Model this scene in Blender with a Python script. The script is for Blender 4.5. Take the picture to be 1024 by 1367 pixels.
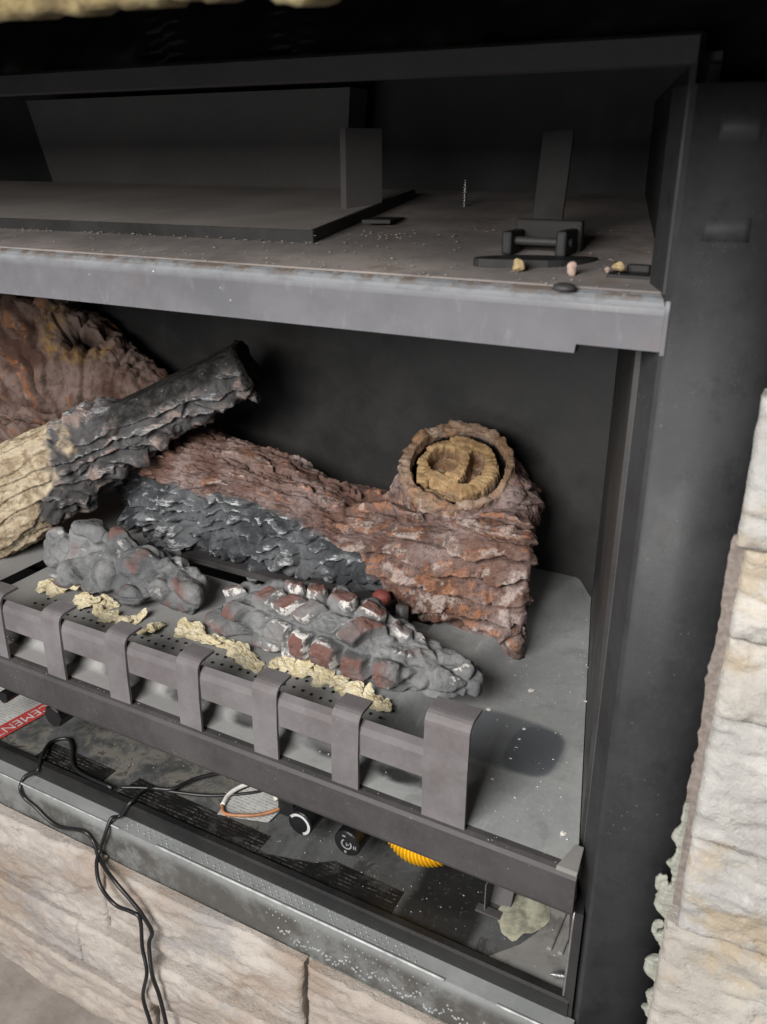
import bpy, bmesh, math, random
import numpy as np
from mathutils import Vector, Matrix
for o in list(bpy.data.objects): bpy.data.objects.remove(o)
scene = bpy.context.scene
COL = scene.collection
# ------------------------------------------------------------------ camera
PITCH, YAW = math.radians(22.7), math.radians(28.4)
cam = bpy.data.cameras.new('camera')
cam.sensor_fit = 'HORIZONTAL'; cam.sensor_width = 36.0; cam.lens = 36.0*1140/1024
cam.clip_start = 0.01; cam.clip_end = 100
cam.dof.use_dof = True; cam.dof.focus_distance = 1.08; cam.dof.aperture_fstop = 13
camo = bpy.data.objects.new('camera', cam); COL.objects.link(camo)
camo.location = (0.107, -0.6, 1.13)
camo.rotation_euler = (math.pi/2 - PITCH, 0, YAW)
scene.camera = camo
# ------------------------------------------------------------------ world, lights, exposure
w = bpy.data.worlds.new('World'); scene.world = w; w.use_nodes = True
bg = w.node_tree.nodes['Background']; bg.inputs[0].default_value = (1.0, 0.97, 0.95, 1); bg.inputs[1].default_value = 0.065
def area(name, loc, target, sx, sy, power, color):
    l = bpy.data.lights.new(name, 'AREA'); l.shape = 'RECTANGLE'; l.size = sx; l.size_y = sy
    l.energy = power; l.color = color
    o = bpy.data.objects.new(name, l); COL.objects.link(o); o.location = loc
    o.rotation_euler = (Vector(target)-Vector(loc)).to_track_quat('-Z', 'Y').to_euler()
    return o
area('room_lamp', (-0.42, -1.75, 1.74), (-0.42, 0.1, 0.70), 1.2, 0.96, 94, (1.0, 0.97, 0.94))
area('bounce_fill', (-0.55, -2.0, 0.60), (-0.4, 0.1, 0.55), 1.3, 0.6, 6, (0.94, 0.98, 1.0))  # added low fill standing in for room bounce, no actual window
vs = scene.view_settings; vs.view_transform = 'Standard'; vs.look = 'None'; vs.gamma = 1; vs.exposure = 0; vs.use_curve_mapping = False

# ------------------------------------------------------------------ numpy noise
def hsh(ix, iy, iz, seed):
    h = (ix.astype(np.int64)*374761393 + iy.astype(np.int64)*668265263 + iz.astype(np.int64)*1440662683 + seed*982451653) & 0xFFFFFFFF
    h = ((h ^ (h >> 13))*1274126177) & 0xFFFFFFFF
    h = ((h ^ (h >> 16))*2246822519) & 0xFFFFFFFF
    return h ^ (h >> 15)
def rnd(ix, iy, iz, seed): return (hsh(ix, iy, iz, seed) & 0xFFFF)/65535.0
def gn(p, seed=0):
    i = np.floor(p).astype(np.int64); f = p-i
    u = f*f*f*(f*(f*6-15)+10)
    out = np.zeros(len(p))
    for dx in (0, 1):
        for dy in (0, 1):
            for dz in (0, 1):
                h = hsh(i[:, 0]+dx, i[:, 1]+dy, i[:, 2]+dz, seed)
                gx = (h & 1023)/511.5-1; gy = ((h >> 10) & 1023)/511.5-1; gz = ((h >> 20) & 1023)/511.5-1
                d = gx*(f[:, 0]-dx)+gy*(f[:, 1]-dy)+gz*(f[:, 2]-dz)
                wgt = (u[:, 0] if dx else 1-u[:, 0])*(u[:, 1] if dy else 1-u[:, 1])*(u[:, 2] if dz else 1-u[:, 2])
                out += d*wgt
    return out
def fbm(p, octv=4, seed=0):
    o = np.zeros(len(p)); a = 1.0; q = np.array(p, float)
    for k in range(octv):
        o += a*gn(q, seed+k*17); q = q*2.03+11.3; a *= 0.5
    return o
def worley(p, seed=0):
    i = np.floor(p).astype(np.int64)
    f1 = np.full(len(p), 9.0); f2 = np.full(len(p), 9.0); cid = np.zeros(len(p))
    for dx in (-1, 0, 1):
        for dy in (-1, 0, 1):
            for dz in (-1, 0, 1):
                c = i+np.array([dx, dy, dz])
                h = hsh(c[:, 0], c[:, 1], c[:, 2], seed)
                q = np.stack([(h & 1023)/1023., ((h >> 10) & 1023)/1023., ((h >> 20) & 1023)/1023.], 1)+c
                d = np.sqrt(((q-p)**2).sum(1))
                near = d < f1
                f2 = np.where(near, f1, np.minimum(f2, d)); cid = np.where(near, (h >> 3 & 0xFFF)/4095., cid); f1 = np.where(near, d, f1)
    return f1, f2, cid
def sst(a, b, x):
    t = np.clip((x-a)/(b-a), 0, 1); return t*t*(3-2*t)

# ------------------------------------------------------------------ materials
def nodes(name):
    m = bpy.data.materials.new(name); m.use_nodes = True
    nt = m.node_tree; b = nt.nodes['Principled BSDF']
    return m, nt, b
class G:
    """small helper to wire node graphs"""
    def __init__(s, nt): s.nt = nt; s.pos = nt.nodes.new('ShaderNodeNewGeometry').outputs['Position']
    def noise(s, scale, detail=4, rough=0.6, vec=None, stretch=None, dist=0):
        n = s.nt.nodes.new('ShaderNodeTexNoise'); n.inputs['Scale'].default_value = scale
        n.inputs['Detail'].default_value = detail; n.inputs['Roughness'].default_value = rough; n.inputs['Distortion'].default_value = dist
        s.nt.links.new(s.map(stretch) if stretch else (vec or s.pos), n.inputs['Vector']); return n.outputs['Fac']
    def map(s, sc, loc=(0, 0, 0), rot=(0, 0, 0)):
        m = s.nt.nodes.new('ShaderNodeMapping'); m.inputs['Scale'].default_value = sc; m.inputs['Location'].default_value = loc
        m.inputs['Rotation'].default_value = rot
        s.nt.links.new(s.pos, m.inputs['Vector']); return m.outputs[0]
    def voro(s, scale, feature='F1', out='Distance', stretch=None):
        n = s.nt.nodes.new('ShaderNodeTexVoronoi'); n.feature = feature; n.inputs['Scale'].default_value = scale
        s.nt.links.new(s.map(stretch) if stretch else s.pos, n.inputs['Vector']); return n.outputs[out]
    def ramp(s, fac, a, b, ca=0., cb=1.):
        n = s.nt.nodes.new('ShaderNodeMapRange'); n.interpolation_type = 'SMOOTHSTEP'
        for k, v in zip(('From Min', 'From Max', 'To Min', 'To Max'), (a, b, ca, cb)): n.inputs[k].default_value = v
        s.nt.links.new(fac, n.inputs['Value']); return n.outputs[0]
    def math(s, op, a, b=None, clamp=False):
        n = s.nt.nodes.new('ShaderNodeMath'); n.operation = op; n.use_clamp = clamp
        for k, v in enumerate((a, b)):
            if v is None: continue
            if isinstance(v, (int, float)): n.inputs[k].default_value = v
            else: s.nt.links.new(v, n.inputs[k])
        return n.outputs[0]
    def mix(s, fac, a, b):
        n = s.nt.nodes.new('ShaderNodeMix'); n.data_type = 'RGBA'
        if isinstance(fac, (int, float)): n.inputs[0].default_value = fac
        else: s.nt.links.new(fac, n.inputs[0])
        for k, v in ((6, a), (7, b)):
            if isinstance(v, tuple): n.inputs[k].default_value = (*v, 1)
            else: s.nt.links.new(v, n.inputs[k])
        return n.outputs[2]
    def attr(s, name):
        n = s.nt.nodes.new('ShaderNodeAttribute'); n.attribute_name = name
        sp = s.nt.nodes.new('ShaderNodeSeparateColor'); s.nt.links.new(n.outputs['Color'], sp.inputs[0])
        return sp.outputs[0], sp.outputs[1], sp.outputs[2]
    def xyz(s):
        n = s.nt.nodes.new('ShaderNodeSeparateXYZ'); s.nt.links.new(s.pos, n.inputs[0]); return n.outputs
    def bump(s, h, strength, dist, b):
        n = s.nt.nodes.new('ShaderNodeBump'); n.inputs['Strength'].default_value = strength; n.inputs['Distance'].default_value = dist
        s.nt.links.new(h, n.inputs['Height']); s.nt.links.new(n.outputs[0], b.inputs['Normal'])
    def set(s, b, sock, v):
        if isinstance(v, (int, float)): b.inputs[sock].default_value = v
        elif isinstance(v, tuple): b.inputs[sock].default_value = (*v, 1)
        else: s.nt.links.new(v, b.inputs[sock])

def painted_metal(name, base, dust, rough=0.5, dust_amt=0.5, specks=0.3, speck_col=(.55, .56, .55), stain=None, stain_amt=0.0, spec=0.4, streak=None):
    m, nt, b = nodes(name); g = G(nt)
    n1 = g.noise(9, 5, 0.65); n2 = g.noise(160, 3, 0.7)
    d = g.math('MULTIPLY', g.ramp(n1, 0.35, 0.7), dust_amt)
    c = g.mix(d, base, dust)
    c = g.mix(g.ramp(n2, 0.45, 0.75, 0, 0.22), c, dust)
    if streak:
        n3 = g.noise(1.0, 4, 0.6, stretch=streak)
        c = g.mix(g.ramp(n3, 0.5, 0.72, 0, 0.35), c, stain or tuple(v*0.5 for v in base))
    if stain_amt and stain:
        c = g.mix(g.ramp(g.noise(23, 5, .7), 0.52, 0.7, 0, stain_amt), c, stain)
    if specks:
        v = g.voro(150); nz = g.noise(14, 2)
        sp = g.math('MULTIPLY', g.ramp(v, 0.05, 0.14, 1, 0), g.ramp(nz, 0.52, 0.66, 0, specks))
        v2 = g.voro(420); sp2 = g.math('MULTIPLY', g.ramp(v2, 0.08, 0.17, 1, 0), g.ramp(g.noise(31, 2), 0.5, 0.7, 0, specks))
        c = g.mix(g.math('MAXIMUM', sp, sp2), c, speck_col)
    g.set(b, 'Base Color', c); g.set(b, 'Roughness', g.ramp(n1, 0.3, 0.7, rough-.07, rough+.13))
    b.inputs['Specular IOR Level'].default_value = spec
    g.bump(g.math('ADD', n2, g.noise(700, 2)), 0.12, 0.0006, b)
    return m
M = {}
M['column'] = painted_metal('column_black_paint', (.022, .0228, .0245), (.046, .0475, .0505), .58, .45, .14, spec=.3, stain=(.010, .010, .011), stain_amt=.5)
M['lip'] = painted_metal('lip_black', (.009, .009, .0095), (.03, .029, .027), .45, .4, .15)
M['dark'] = painted_metal('dark_paint', (.014, .014, .015), (.034, .032, .03), .6, .5, .0)
M['liner'] = painted_metal('liner_paint', (.022, .0215, .0215), (.042, .040, .039), .42, .5, .05)
M['jamb'] = painted_metal('jamb_paint', (.12, .11, .112), (.17, .155, .155), .45, .4, .05)
M['bars'] = painted_metal('grate_paint', (.105, .094, .097), (.165, .157, .163), .6, .8, .2, stain=(.085, .07, .066), stain_amt=.4)
M['rail'] = painted_metal('rail_paint', (.035, .033, .034), (.075, .07, .07), .55, .5, .25)
M['shelf'] = painted_metal('shelf_paint', (.118, .116, .124), (.165, .162, .171), .6, .5, .15, streak=(14, 1, 70), stain=(.13, .10, .10), stain_amt=.25)
def shelf_material():
    m, nt, b = nodes('shelf_paint'); g = G(nt); X, Y, Z = g.xyz()
    n1 = g.noise(9, 5, .65); n2 = g.noise(160, 4, .7); n3 = g.noise(30, 6, .72, stretch=(1, 1, .6))
    c = g.mix(g.ramp(n1, .35, .7), (.088, .088, .097), (.125, .124, .134))
    c = g.mix(g.ramp(n3, .52, .70, 0, .45), c, (.115, .088, .088))
    c = g.mix(g.ramp(g.noise(70, 4, .7, stretch=(1, 1, .35)), .56, .68, 0, .3), c, (.18, .178, .188))
    wear_and_light = g.math('MULTIPLY', g.ramp(Z, 1.0290, 1.0385), g.ramp(g.noise(40, 6, .75, stretch=(.5, 1, 1)), .34, .58, .25, 1))  # edge wear, widened by painting in the light a rounded bevel catches
    c = g.mix(g.math('MULTIPLY', wear_and_light, .75), c, (.235, .25, .262))
    c = g.mix(g.math('MULTIPLY', g.ramp(Z, 1.036, 1.042), g.ramp(g.noise(55, 5, .75), .45, .58)), c, (.13, .10, .08))
    v = g.voro(75); sp_ = g.math('MULTIPLY', g.ramp(v, .03, .07, 1, 0), g.ramp(g.noise(8, 2), .52, .62)); c = g.mix(sp_, c, (.6, .6, .6))
    g.set(b, 'Base Color', c); g.set(b, 'Roughness', g.ramp(n1, .3, .7, .45, .68)); b.inputs['Specular IOR Level'].default_value = .35
    g.bump(g.math('ADD', n2, g.math('MULTIPLY', n3, 1.5)), .12, .0008, b); return m
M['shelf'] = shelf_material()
M['dusty'] = painted_metal('dusty_floor_paint', (.17, .155, .15), (.34, .30, .275), .85, .75, .4, (.4, .36, .3), stain=(.15, .10, .07), stain_amt=.6)
M['plate'] = painted_metal('dusty_plate', (.28, .255, .235), (.40, .365, .335), .85, .6, .2)
M['duct'] = painted_metal('duct_paint', (.09, .084, .083), (.14, .129, .124), .75, .5, .05)
def floor_material():
    m, nt, b = nodes('grimy_floor'); g = G(nt); X, Y, Z = g.xyz()
    n1 = g.noise(10, 6, .7, dist=.6); n2 = g.noise(150, 4, .7); n3 = g.noise(26, 5, .75, dist=.5)
    c = g.mix(g.ramp(n1, .4, .65), (.045, .047, .048), (.085, .089, .091))
    left = g.ramp(X, -.36, -.55)
    c = g.mix(g.math('MULTIPLY', g.ramp(n3, .40, .62), g.math('ADD', g.math('MULTIPLY', left, .8), .15)), c, (.16, .15, .13))
    soot_and_void = g.math('ADD', g.ramp(g.math('ABSOLUTE', g.math('ADD', X, .17)), .02, .075, 1, 0), g.math('SUBTRACT', n1, .5))
    c = g.mix(g.ramp(soot_and_void, .45, .8, 0, .92), c, (.010, .010, .010))
    c = g.mix(g.ramp(n3, .56, .68, 0, .7), c, (.018, .018, .017))
    c = g.mix(g.ramp(n2, .58, .74, 0, .5), c, (.2, .19, .17))
    g.set(b, 'Base Color', c); g.set(b, 'Roughness', g.ramp(n1, .3, .7, .38, .65)); g.bump(n2, .15, .0006, b); return m
M['floor_low'] = floor_material()
M['lowsheet'] = painted_metal('bare_sheet', (.16, .16, .155), (.24, .23, .21), .55, .6, .2, stain=(.07, .065, .06), stain_amt=.7)

def simple(name, col, rough=.5, metal=0., nscale=60, var=.25, bump=.1, spec=.5):
    m, nt, b = nodes(name); g = G(nt)
    n = g.noise(nscale, 4, .65)
    c = g.mix(g.ramp(n, .3, .7), tuple(v*(1-var) for v in col), tuple(min(1, v*(1+var)) for v in col))
    g.set(b, 'Base Color', c); b.inputs['Roughness'].default_value = rough; b.inputs['Metallic'].default_value = metal
    b.inputs['Specular IOR Level'].default_value = spec
    g.bump(n, bump, .001, b); return m
M['black_plastic'] = simple('black_plastic', (.008, .008, .009), .35, bump=.03)
M['cable'] = simple('cable_rubber', (.010, .010, .011), .42, bump=.05)
M['white_print'] = simple('white_print', (.42, .42, .42), .5, bump=0)
M['yellow'] = simple('yellow_coating', (.72, .42, .012), .42, var=.08, bump=.03)
M['zinc'] = simple('zinc_screw', (.5, .5, .5), .35, .9)
M['paper'] = simple('label_paper', (.42, .42, .40), .8, nscale=40, var=.2)
M['red'] = simple('red_label_print', (.36, .045, .04), .55, nscale=50, var=.15, bump=0)
M['tag'] = simple('tag_paper', (.48, .45, .40), .8, nscale=90, var=.25)
M['white_wire'] = simple('white_wire', (.62, .60, .58), .5)
M['brown_wire'] = simple('brown_wire', (.32, .14, .06), .5)
M['hole'] = simple('port_black', (.004, .004, .004), .9)
M['pebble'] = simple('pebble', (.42, .31, .26), .85, nscale=200)
M['pebble_y'] = simple('pebble_yellow', (.40, .30, .16), .85, nscale=200)
M['red_cap'] = simple('red_ceramic', (.27, .07, .06), .6, nscale=120)
M['pilot'] = simple('pilot_metal', (.2, .2, .2), .5, .3)
M['mortar'] = simple('mortar', (.25, .255, .22), .95, nscale=120, var=.2, bump=.5)
M['splash'] = simple('mortar_splash', (.27, .265, .20), .9, nscale=55, var=.45, bump=.3)
M['faint_print'] = simple('faint_print', (.2, .2, .2), .5, bump=0)
M['backer'] = simple('brown_backer', (.16, .135, .12), .9, nscale=200, var=.25, bump=.4)
M['film'] = simple('black_film', (.004, .004, .005), .16, nscale=30, bump=0)
M['soot_and_void'] = simple('soot_and_void', (.006, .006, .006), .95)  # near-black that also paints the darkness of unlit voids
M['grit'] = simple('grit', (.30, .27, .24), .9, nscale=300)
M['debris'] = simple('ash_flake', (.62, .60, .56), .9, nscale=300)

def tray_material():
    m, nt, b = nodes('burner_tray_paint'); g = G(nt)
    X, Y, Z = g.xyz()
    n1 = g.noise(7, 5, .6); n2 = g.noise(180, 3, .7)
    c = g.mix(g.ramp(n1, .35, .7), (.232, .242, .242), (.31, .318, .314))
    c = g.mix(g.ramp(n2, .45, .75, 0, .3), c, (.36, .365, .36))
    c = g.mix(g.ramp(g.noise(24, 6, .75), .52, .68, 0, .4), c, (.15, .155, .155))
    c = g.mix(g.ramp(g.noise(40, 4, .6, stretch=(3, .35, 1)), .62, .70, 0, .3), c, (.42, .43, .43))
    # left part is warmer, dustier paint
    c = g.mix(g.ramp(X, -.20, -.5, 0, .7), c, (.25, .243, .236))
    # dark two-tone patch beside the last bar
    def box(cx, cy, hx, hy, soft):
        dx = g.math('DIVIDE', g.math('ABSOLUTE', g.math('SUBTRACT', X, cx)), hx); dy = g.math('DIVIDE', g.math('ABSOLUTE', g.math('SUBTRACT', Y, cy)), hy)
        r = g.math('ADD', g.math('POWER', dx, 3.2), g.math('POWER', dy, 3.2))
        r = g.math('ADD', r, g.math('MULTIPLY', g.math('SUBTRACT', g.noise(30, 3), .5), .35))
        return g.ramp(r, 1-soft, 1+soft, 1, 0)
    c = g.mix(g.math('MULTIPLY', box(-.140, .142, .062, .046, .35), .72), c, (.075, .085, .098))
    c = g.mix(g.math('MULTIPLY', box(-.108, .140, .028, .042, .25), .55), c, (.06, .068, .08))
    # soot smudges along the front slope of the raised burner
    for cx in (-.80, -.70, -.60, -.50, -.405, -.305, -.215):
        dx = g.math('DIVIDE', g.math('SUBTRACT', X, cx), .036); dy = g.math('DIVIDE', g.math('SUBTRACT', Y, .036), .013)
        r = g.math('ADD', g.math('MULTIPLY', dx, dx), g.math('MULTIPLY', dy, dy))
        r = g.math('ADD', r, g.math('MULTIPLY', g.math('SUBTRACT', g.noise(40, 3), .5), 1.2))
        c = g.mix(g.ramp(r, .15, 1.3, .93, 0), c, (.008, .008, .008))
    v = g.voro(120); sp = g.math('MULTIPLY', g.ramp(v, .05, .13, 1, 0), g.ramp(g.noise(13, 2), .5, .62, 0, .9))
    v2 = g.voro(330); sp2 = g.math('MULTIPLY', g.ramp(v2, .08, .16, 1, 0), g.ramp(g.noise(21, 2), .5, .66, 0, .6))
    c = g.mix(g.math('MAXIMUM', sp, sp2), c, (.5, .52, .5))
    g.set(b, 'Base Color', c); g.set(b, 'Roughness', g.ramp(n1, .3, .7, .42, .6)); b.inputs['Specular IOR Level'].default_value = .4
    g.bump(n2, .15, .0006, b); return m
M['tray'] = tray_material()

def log_material(name, kind):
    """attribute mask: R relief height, G zone 1, B zone 2"""
    m, nt, b = nodes(name); g = G(nt)
    H, Z1, Z2 = g.attr('mask')
    nA = g.noise(16, 5, .65); nB = g.noise(60, 5, .7); nC = g.noise(200, 4, .7); nD = g.noise(38, 4, .6, dist=1.0)
    tips = g.math('ADD', H, g.math('MULTIPLY', g.math('SUBTRACT', nB, .5), .9))
    # charcoal zone
    ch = g.mix(g.ramp(nA, .35, .65), (.042, .045, .049), (.125, .130, .137))
    ch = g.mix(g.ramp(nC, .5, .7, 0, .4), ch, (.02, .021, .022))
    wt = g.math('MULTIPLY', g.ramp(tips, .50, .68), g.ramp(g.noise(120, 5, .75, stretch=(.45, .45, 2.2)), .50, .57))
    wt = g.math('MULTIPLY', wt, g.ramp(g.noise(14, 3), .34, .52))
    ch = g.mix(g.math('MULTIPLY', g.ramp(tips, .38, .75), g.ramp(nB, .40, .6, 0, .6)), ch, (.24, .25, .26))
    ch = g.mix(g.math('MULTIPLY', wt, .85), ch, (.60, .615, .63))
    if kind == 'main':
        br = g.mix(g.ramp(nA, .36, .64), (.115, .066, .053), (.265, .205, .192))
        br = g.mix(g.ramp(g.noise(7, 3), .45, .65, 0, .6), br, (.15, .082, .058))
        br = g.mix(g.math('MULTIPLY', g.ramp(tips, .40, .7), g.ramp(nD, .50, .60, 0, .6)), br, (.38, .175, .095))
        br = g.mix(g.math('MULTIPLY', g.ramp(tips, .5, .8), g.ramp(g.noise(27, 5, .7), .50, .60, 0, .75)), br, (.46, .385, .35))
        br = g.mix(g.ramp(nC, .5, .68, 0, .6), br, (.075, .045, .036))
        br = g.mix(g.ramp(g.noise(90, 5, .75), .54, .64, 0, .7), br, (.06, .036, .03))
        tan = g.mix(g.ramp(nB, .35, .65), (.25, .16, .08), (.47, .325, .175))
        tan = g.mix(g.ramp(nC, .5, .7, 0, .5), tan, (.20, .13, .07))
        c = g.mix(Z1, br, ch); c = g.mix(Z2, c, tan)
        c2 = g.nt.nodes.new('ShaderNodeAttribute'); c2.attribute_name = 'groove'
        c = g.mix(c2.outputs['Fac'], c, (.012, .011, .010))
    elif kind == 'cross':
        be = g.mix(g.ramp(nD, .35, .65), (.27, .21, .14), (.50, .425, .31))
        be = g.mix(g.ramp(g.noise(30, 5, .7, stretch=(1, 1, 3)), .5, .66, 0, .75), be, (.17, .125, .08))
        be = g.mix(g.ramp(nC, .5, .75, 0, .6), be, (.12, .09, .07))
        blk = g.mix(g.ramp(nB, .4, .7), (.020, .0195, .019), (.066, .063, .06))
        sc = g.math('MULTIPLY', g.ramp(g.noise(60, 3, .6, stretch=(3, 3, .4)), .66, .72), .6)
        blk = g.mix(sc, blk, (.22, .21, .2))
        ch = g.mix(.35, ch, (.085, .072, .066))
        ch = g.mix(g.math('MULTIPLY', g.ramp(tips, .40, .7), g.ramp(nD, .46, .6, 0, .7)), ch, (.28, .20, .17))
        c = g.mix(Z1, ch, be); c = g.mix(Z2, c, blk)
    elif kind == 'rear':  # browns painted darker for the shade this log sits in
        c = g.mix(g.ramp(nA, .36, .64), (.085, .048, .037), (.19, .138, .12))
        c = g.mix(g.math('MULTIPLY', g.ramp(tips, .4, .8), g.ramp(nD, .5, .62, 0, .7)), c, (.26, .105, .045))
        c = g.mix(g.math('MULTIPLY', g.ramp(tips, .6, .95), g.ramp(nB, .5, .64, 0, .5)), c, (.28, .215, .17))
        c = g.mix(Z1, c, (.012, .011, .01)); c = g.mix(g.math('MULTIPLY', Z2, g.ramp(nB, .4, .6)), c, (.27, .17, .06))
    elif kind == 'ember':
        c = g.mix(g.ramp(nA, .35, .65), (.12, .124, .128), (.235, .239, .241))
        c = g.mix(g.ramp(nC, .5, .72, 0, .3), c, (.12, .115, .115))
        c = g.mix(g.math('MULTIPLY', Z1, g.ramp(nB, .3, .5, .5, 1)), c, (.17, .088, .074))
        wt = g.math('MULTIPLY', g.ramp(Z2, .4, .7), g.ramp(g.noise(85, 4, .7), .46, .56))
        c = g.mix(wt, c, (.62, .60, .57))
        c = g.mix(g.math('MULTIPLY', g.ramp(tips, .7, 1.), g.ramp(nB, .5, .65, 0, .6)), c, (.33, .34, .34))
    g.set(b, 'Base Color', c); b.inputs['Roughness'].default_value = .95; b.inputs['Specular IOR Level'].default_value = .06
    g.bump(g.math('ADD', nC, g.noise(480, 4, .75)), .8, .0022, b)
    return m
for k in ('main', 'cross', 'rear', 'ember'): M['log_'+k] = log_material('ceramic_log_'+k, k)

def wool_material():
    m, nt, b = nodes('ember_wool'); g = G(nt)
    n = g.noise(70, 5, .7); n2 = g.noise(260, 4, .7)
    c = g.mix(g.ramp(n, .35, .65), (.50, .42, .24), (.66, .60, .44)); c = g.mix(g.ramp(n2, .5, .7, 0, .5), c, (.68, .63, .52))
    g.set(b, 'Base Color', c); b.inputs['Roughness'].default_value = .95; b.inputs['Subsurface Weight'].default_value = .0
    g.bump(n2, .6, .002, b); return m
M['wool'] = wool_material()

def stone_material(name, a, bcol, ochre, vein, s=1.0, gray=(.4, .39, .39)):
    m, nt, b = nodes(name); g = G(nt)
    oi = nt.nodes.new('ShaderNodeObjectInfo').outputs['Random']
    wrap = g.map((1, 1, 1.1))
    n1 = g.noise(9*s, 6, .62, vec=wrap, dist=.25); n2 = g.noise(60*s, 5, .72, stretch=(1, 1, 1.4)); n3 = g.noise(240, 4, .7)
    c = g.mix(g.ramp(n1, .38, .62), a, bcol)
    c = g.mix(g.ramp(g.noise(6.5*s, 5, .65, stretch=(1, 1, 1.1), dist=.3), .5, .62, 0, .8), c, ochre)
    c = g.mix(g.ramp(g.noise(8*s, 6, .68, stretch=(1, 1, 1.2), dist=.3), .55, .63, 0, .75), c, gray)
    c = g.mix(g.ramp(g.noise(5*s, 8, .72, stretch=(1, 1, 1.5), dist=.4), .56, .62, 0, .5), c, vein)
    c = g.mix(g.ramp(n2, .52, .72, 0, .5), c, tuple(v*.62 for v in a)); c = g.mix(g.ramp(n3, .55, .72, 0, .4), c, tuple(min(1, v*1.2) for v in bcol))
    c = g.mix(g.ramp(oi, .5, 1., 0, .35), c, ochre); c = g.mix(g.ramp(oi, .5, 0., 0, .35), c, gray)
    g.set(b, 'Base Color', c); b.inputs['Roughness'].default_value = .85; b.inputs['Specular IOR Level'].default_value = .25
    pit = g.ramp(g.voro(70*s), .05, .22); c2 = g.noise(420, 3, .7)
    g.bump(g.math('ADD', g.math('ADD', n2, g.math('MULTIPLY', n3, .9)), g.math('ADD', g.math('MULTIPLY', pit, .35), g.math('MULTIPLY', c2, .5))), .7, .0024, b); return m
M['stone_cream'] = stone_material('cream_ledgestone', (.32, .31, .295), (.43, .42, .40), (.35, .285, .20), (.52, .51, .49), 1.4, (.255, .255, .255))
M['stone_pink'] = stone_material('pink_ledgestone', (.30, .262, .232), (.41, .375, .34), (.28, .222, .178), (.46, .425, .39), 1.0, (.275, .262, .258))

def hearth_material():
    m, nt, b = nodes('hearth_mortar'); g = G(nt)
    n = g.noise(8, 6, .65); n2 = g.noise(120, 4, .7)
    c = g.mix(g.ramp(n, .35, .68), (.17, .148, .132), (.27, .243, .222)); c = g.mix(g.ramp(n2, .55, .75, 0, .4), c, (.11, .095, .085))
    c = g.mix(g.ramp(g.voro(16), .04, .1, .8, 0), c, (.04, .035, .032))
    g.set(b, 'Base Color', c); b.inputs['Roughness'].default_value = .9; g.bump(n2, .4, .002, b); return m
M['hearth'] = hearth_material()

def flashing_material():
    m, nt, b = nodes('galvanised_flashing'); g = G(nt)
    X, Y, Z = g.xyz()
    n = g.noise(12, 5, .65); v = g.voro(55, out='Color')
    c = g.mix(g.ramp(n, .3, .7), (.20, .212, .212), (.30, .315, .315))
    c = g.mix(g.ramp(g.noise(16, 6, .72, dist=.2), .52, .72, 0, .5), c, (.085, .082, .077))
    c = g.mix(g.math('MULTIPLY', g.ramp(Z, .343, .325), g.ramp(g.noise(17, 6, .72, dist=.15), .36, .56, .45, 1)), c, (.085, .082, .077))
    g.set(b, 'Base Color', c); g.set(b, 'Metallic', g.ramp(n, .3, .6, .05, .25)); g.set(b, 'Roughness', g.ramp(n, .3, .7, .35, .6))
    g.bump(g.noise(140, 4, .7), .3, .001, b); return m
M['flashing'] = flashing_material()
M['dimple'] = simple('zinc_dimple', (.25, .262, .262), .6, .05, nscale=90, var=.4)
M['worn'] = simple('worn_bare_edge', (.29, .30, .31), .5, .1, nscale=22, var=.5)
M['ridge'] = simple('bead_ridge', (.34, .35, .35), .5, .1, nscale=50, var=.3)

def print_material():
    """black sticker with rows of worn grey fine print, too small to read"""
    m, nt, b = nodes('fine_print_sticker'); g = G(nt)
    X, Y, Z = g.xyz()
    row = g.math('FRACT', g.math('MULTIPLY', Y, 190.)); line = g.ramp(g.math('ABSOLUTE', g.math('SUBTRACT', row, .5)), .17, .23, 1, 0)
    letters = g.ramp(g.noise(1., 3, .8, stretch=(420, 190, 1)), .46, .52)
    words = g.ramp(g.noise(1., 2, .5, stretch=(70, 190, 1)), .42, .46)
    k = g.math('MULTIPLY', g.math('MULTIPLY', line, letters), words)
    c = g.mix(g.math('MULTIPLY', k, g.ramp(g.noise(25, 4), .4, .65, .0, .55)), (.008, .008, .008), (.16, .16, .155))
    c = g.mix(g.ramp(g.noise(30, 5, .7), .5, .72, 0, .5), c, (.085, .08, .072))
    g.set(b, 'Base Color', c); b.inputs['Roughness'].default_value = .42; return m
M['print'] = print_material()
def grey_print_material():
    m, nt, b = nodes('grey_fine_print'); g = G(nt)
    X, Y, Z = g.xyz()
    row = g.math('FRACT', g.math('MULTIPLY', Y, 210.)); line = g.ramp(g.math('ABSOLUTE', g.math('SUBTRACT', row, .5)), .2, .26, 1, 0)
    k = g.math('MULTIPLY', line, g.ramp(g.noise(1., 3, .8, stretch=(380, 210, 1)), .45, .52))
    c = g.mix(g.ramp(g.noise(18, 4), .35, .65), (.36, .36, .345), (.46, .46, .44)); c = g.mix(g.math('MULTIPLY', k, .55), c, (.12, .12, .12))
    g.set(b, 'Base Color', c); b.inputs['Roughness'].default_value = .7; return m
M['grey_print'] = grey_print_material()
def foam_material():
    m, nt, b = nodes('yellow_board'); g = G(nt)
    n = g.noise(50, 5, .7); n2 = g.noise(12, 3)
    c = g.mix(g.ramp(n, .35, .65), (.06, .042, .016), (.15, .115, .05)); c = g.mix(g.ramp(n2, .55, .72, 0, .7), c, (.36, .31, .19))
    g.set(b, 'Base Color', c); b.inputs['Roughness'].default_value = .95; g.bump(n, .6, .004, b); return m
M['foam'] = foam_material()

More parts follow.
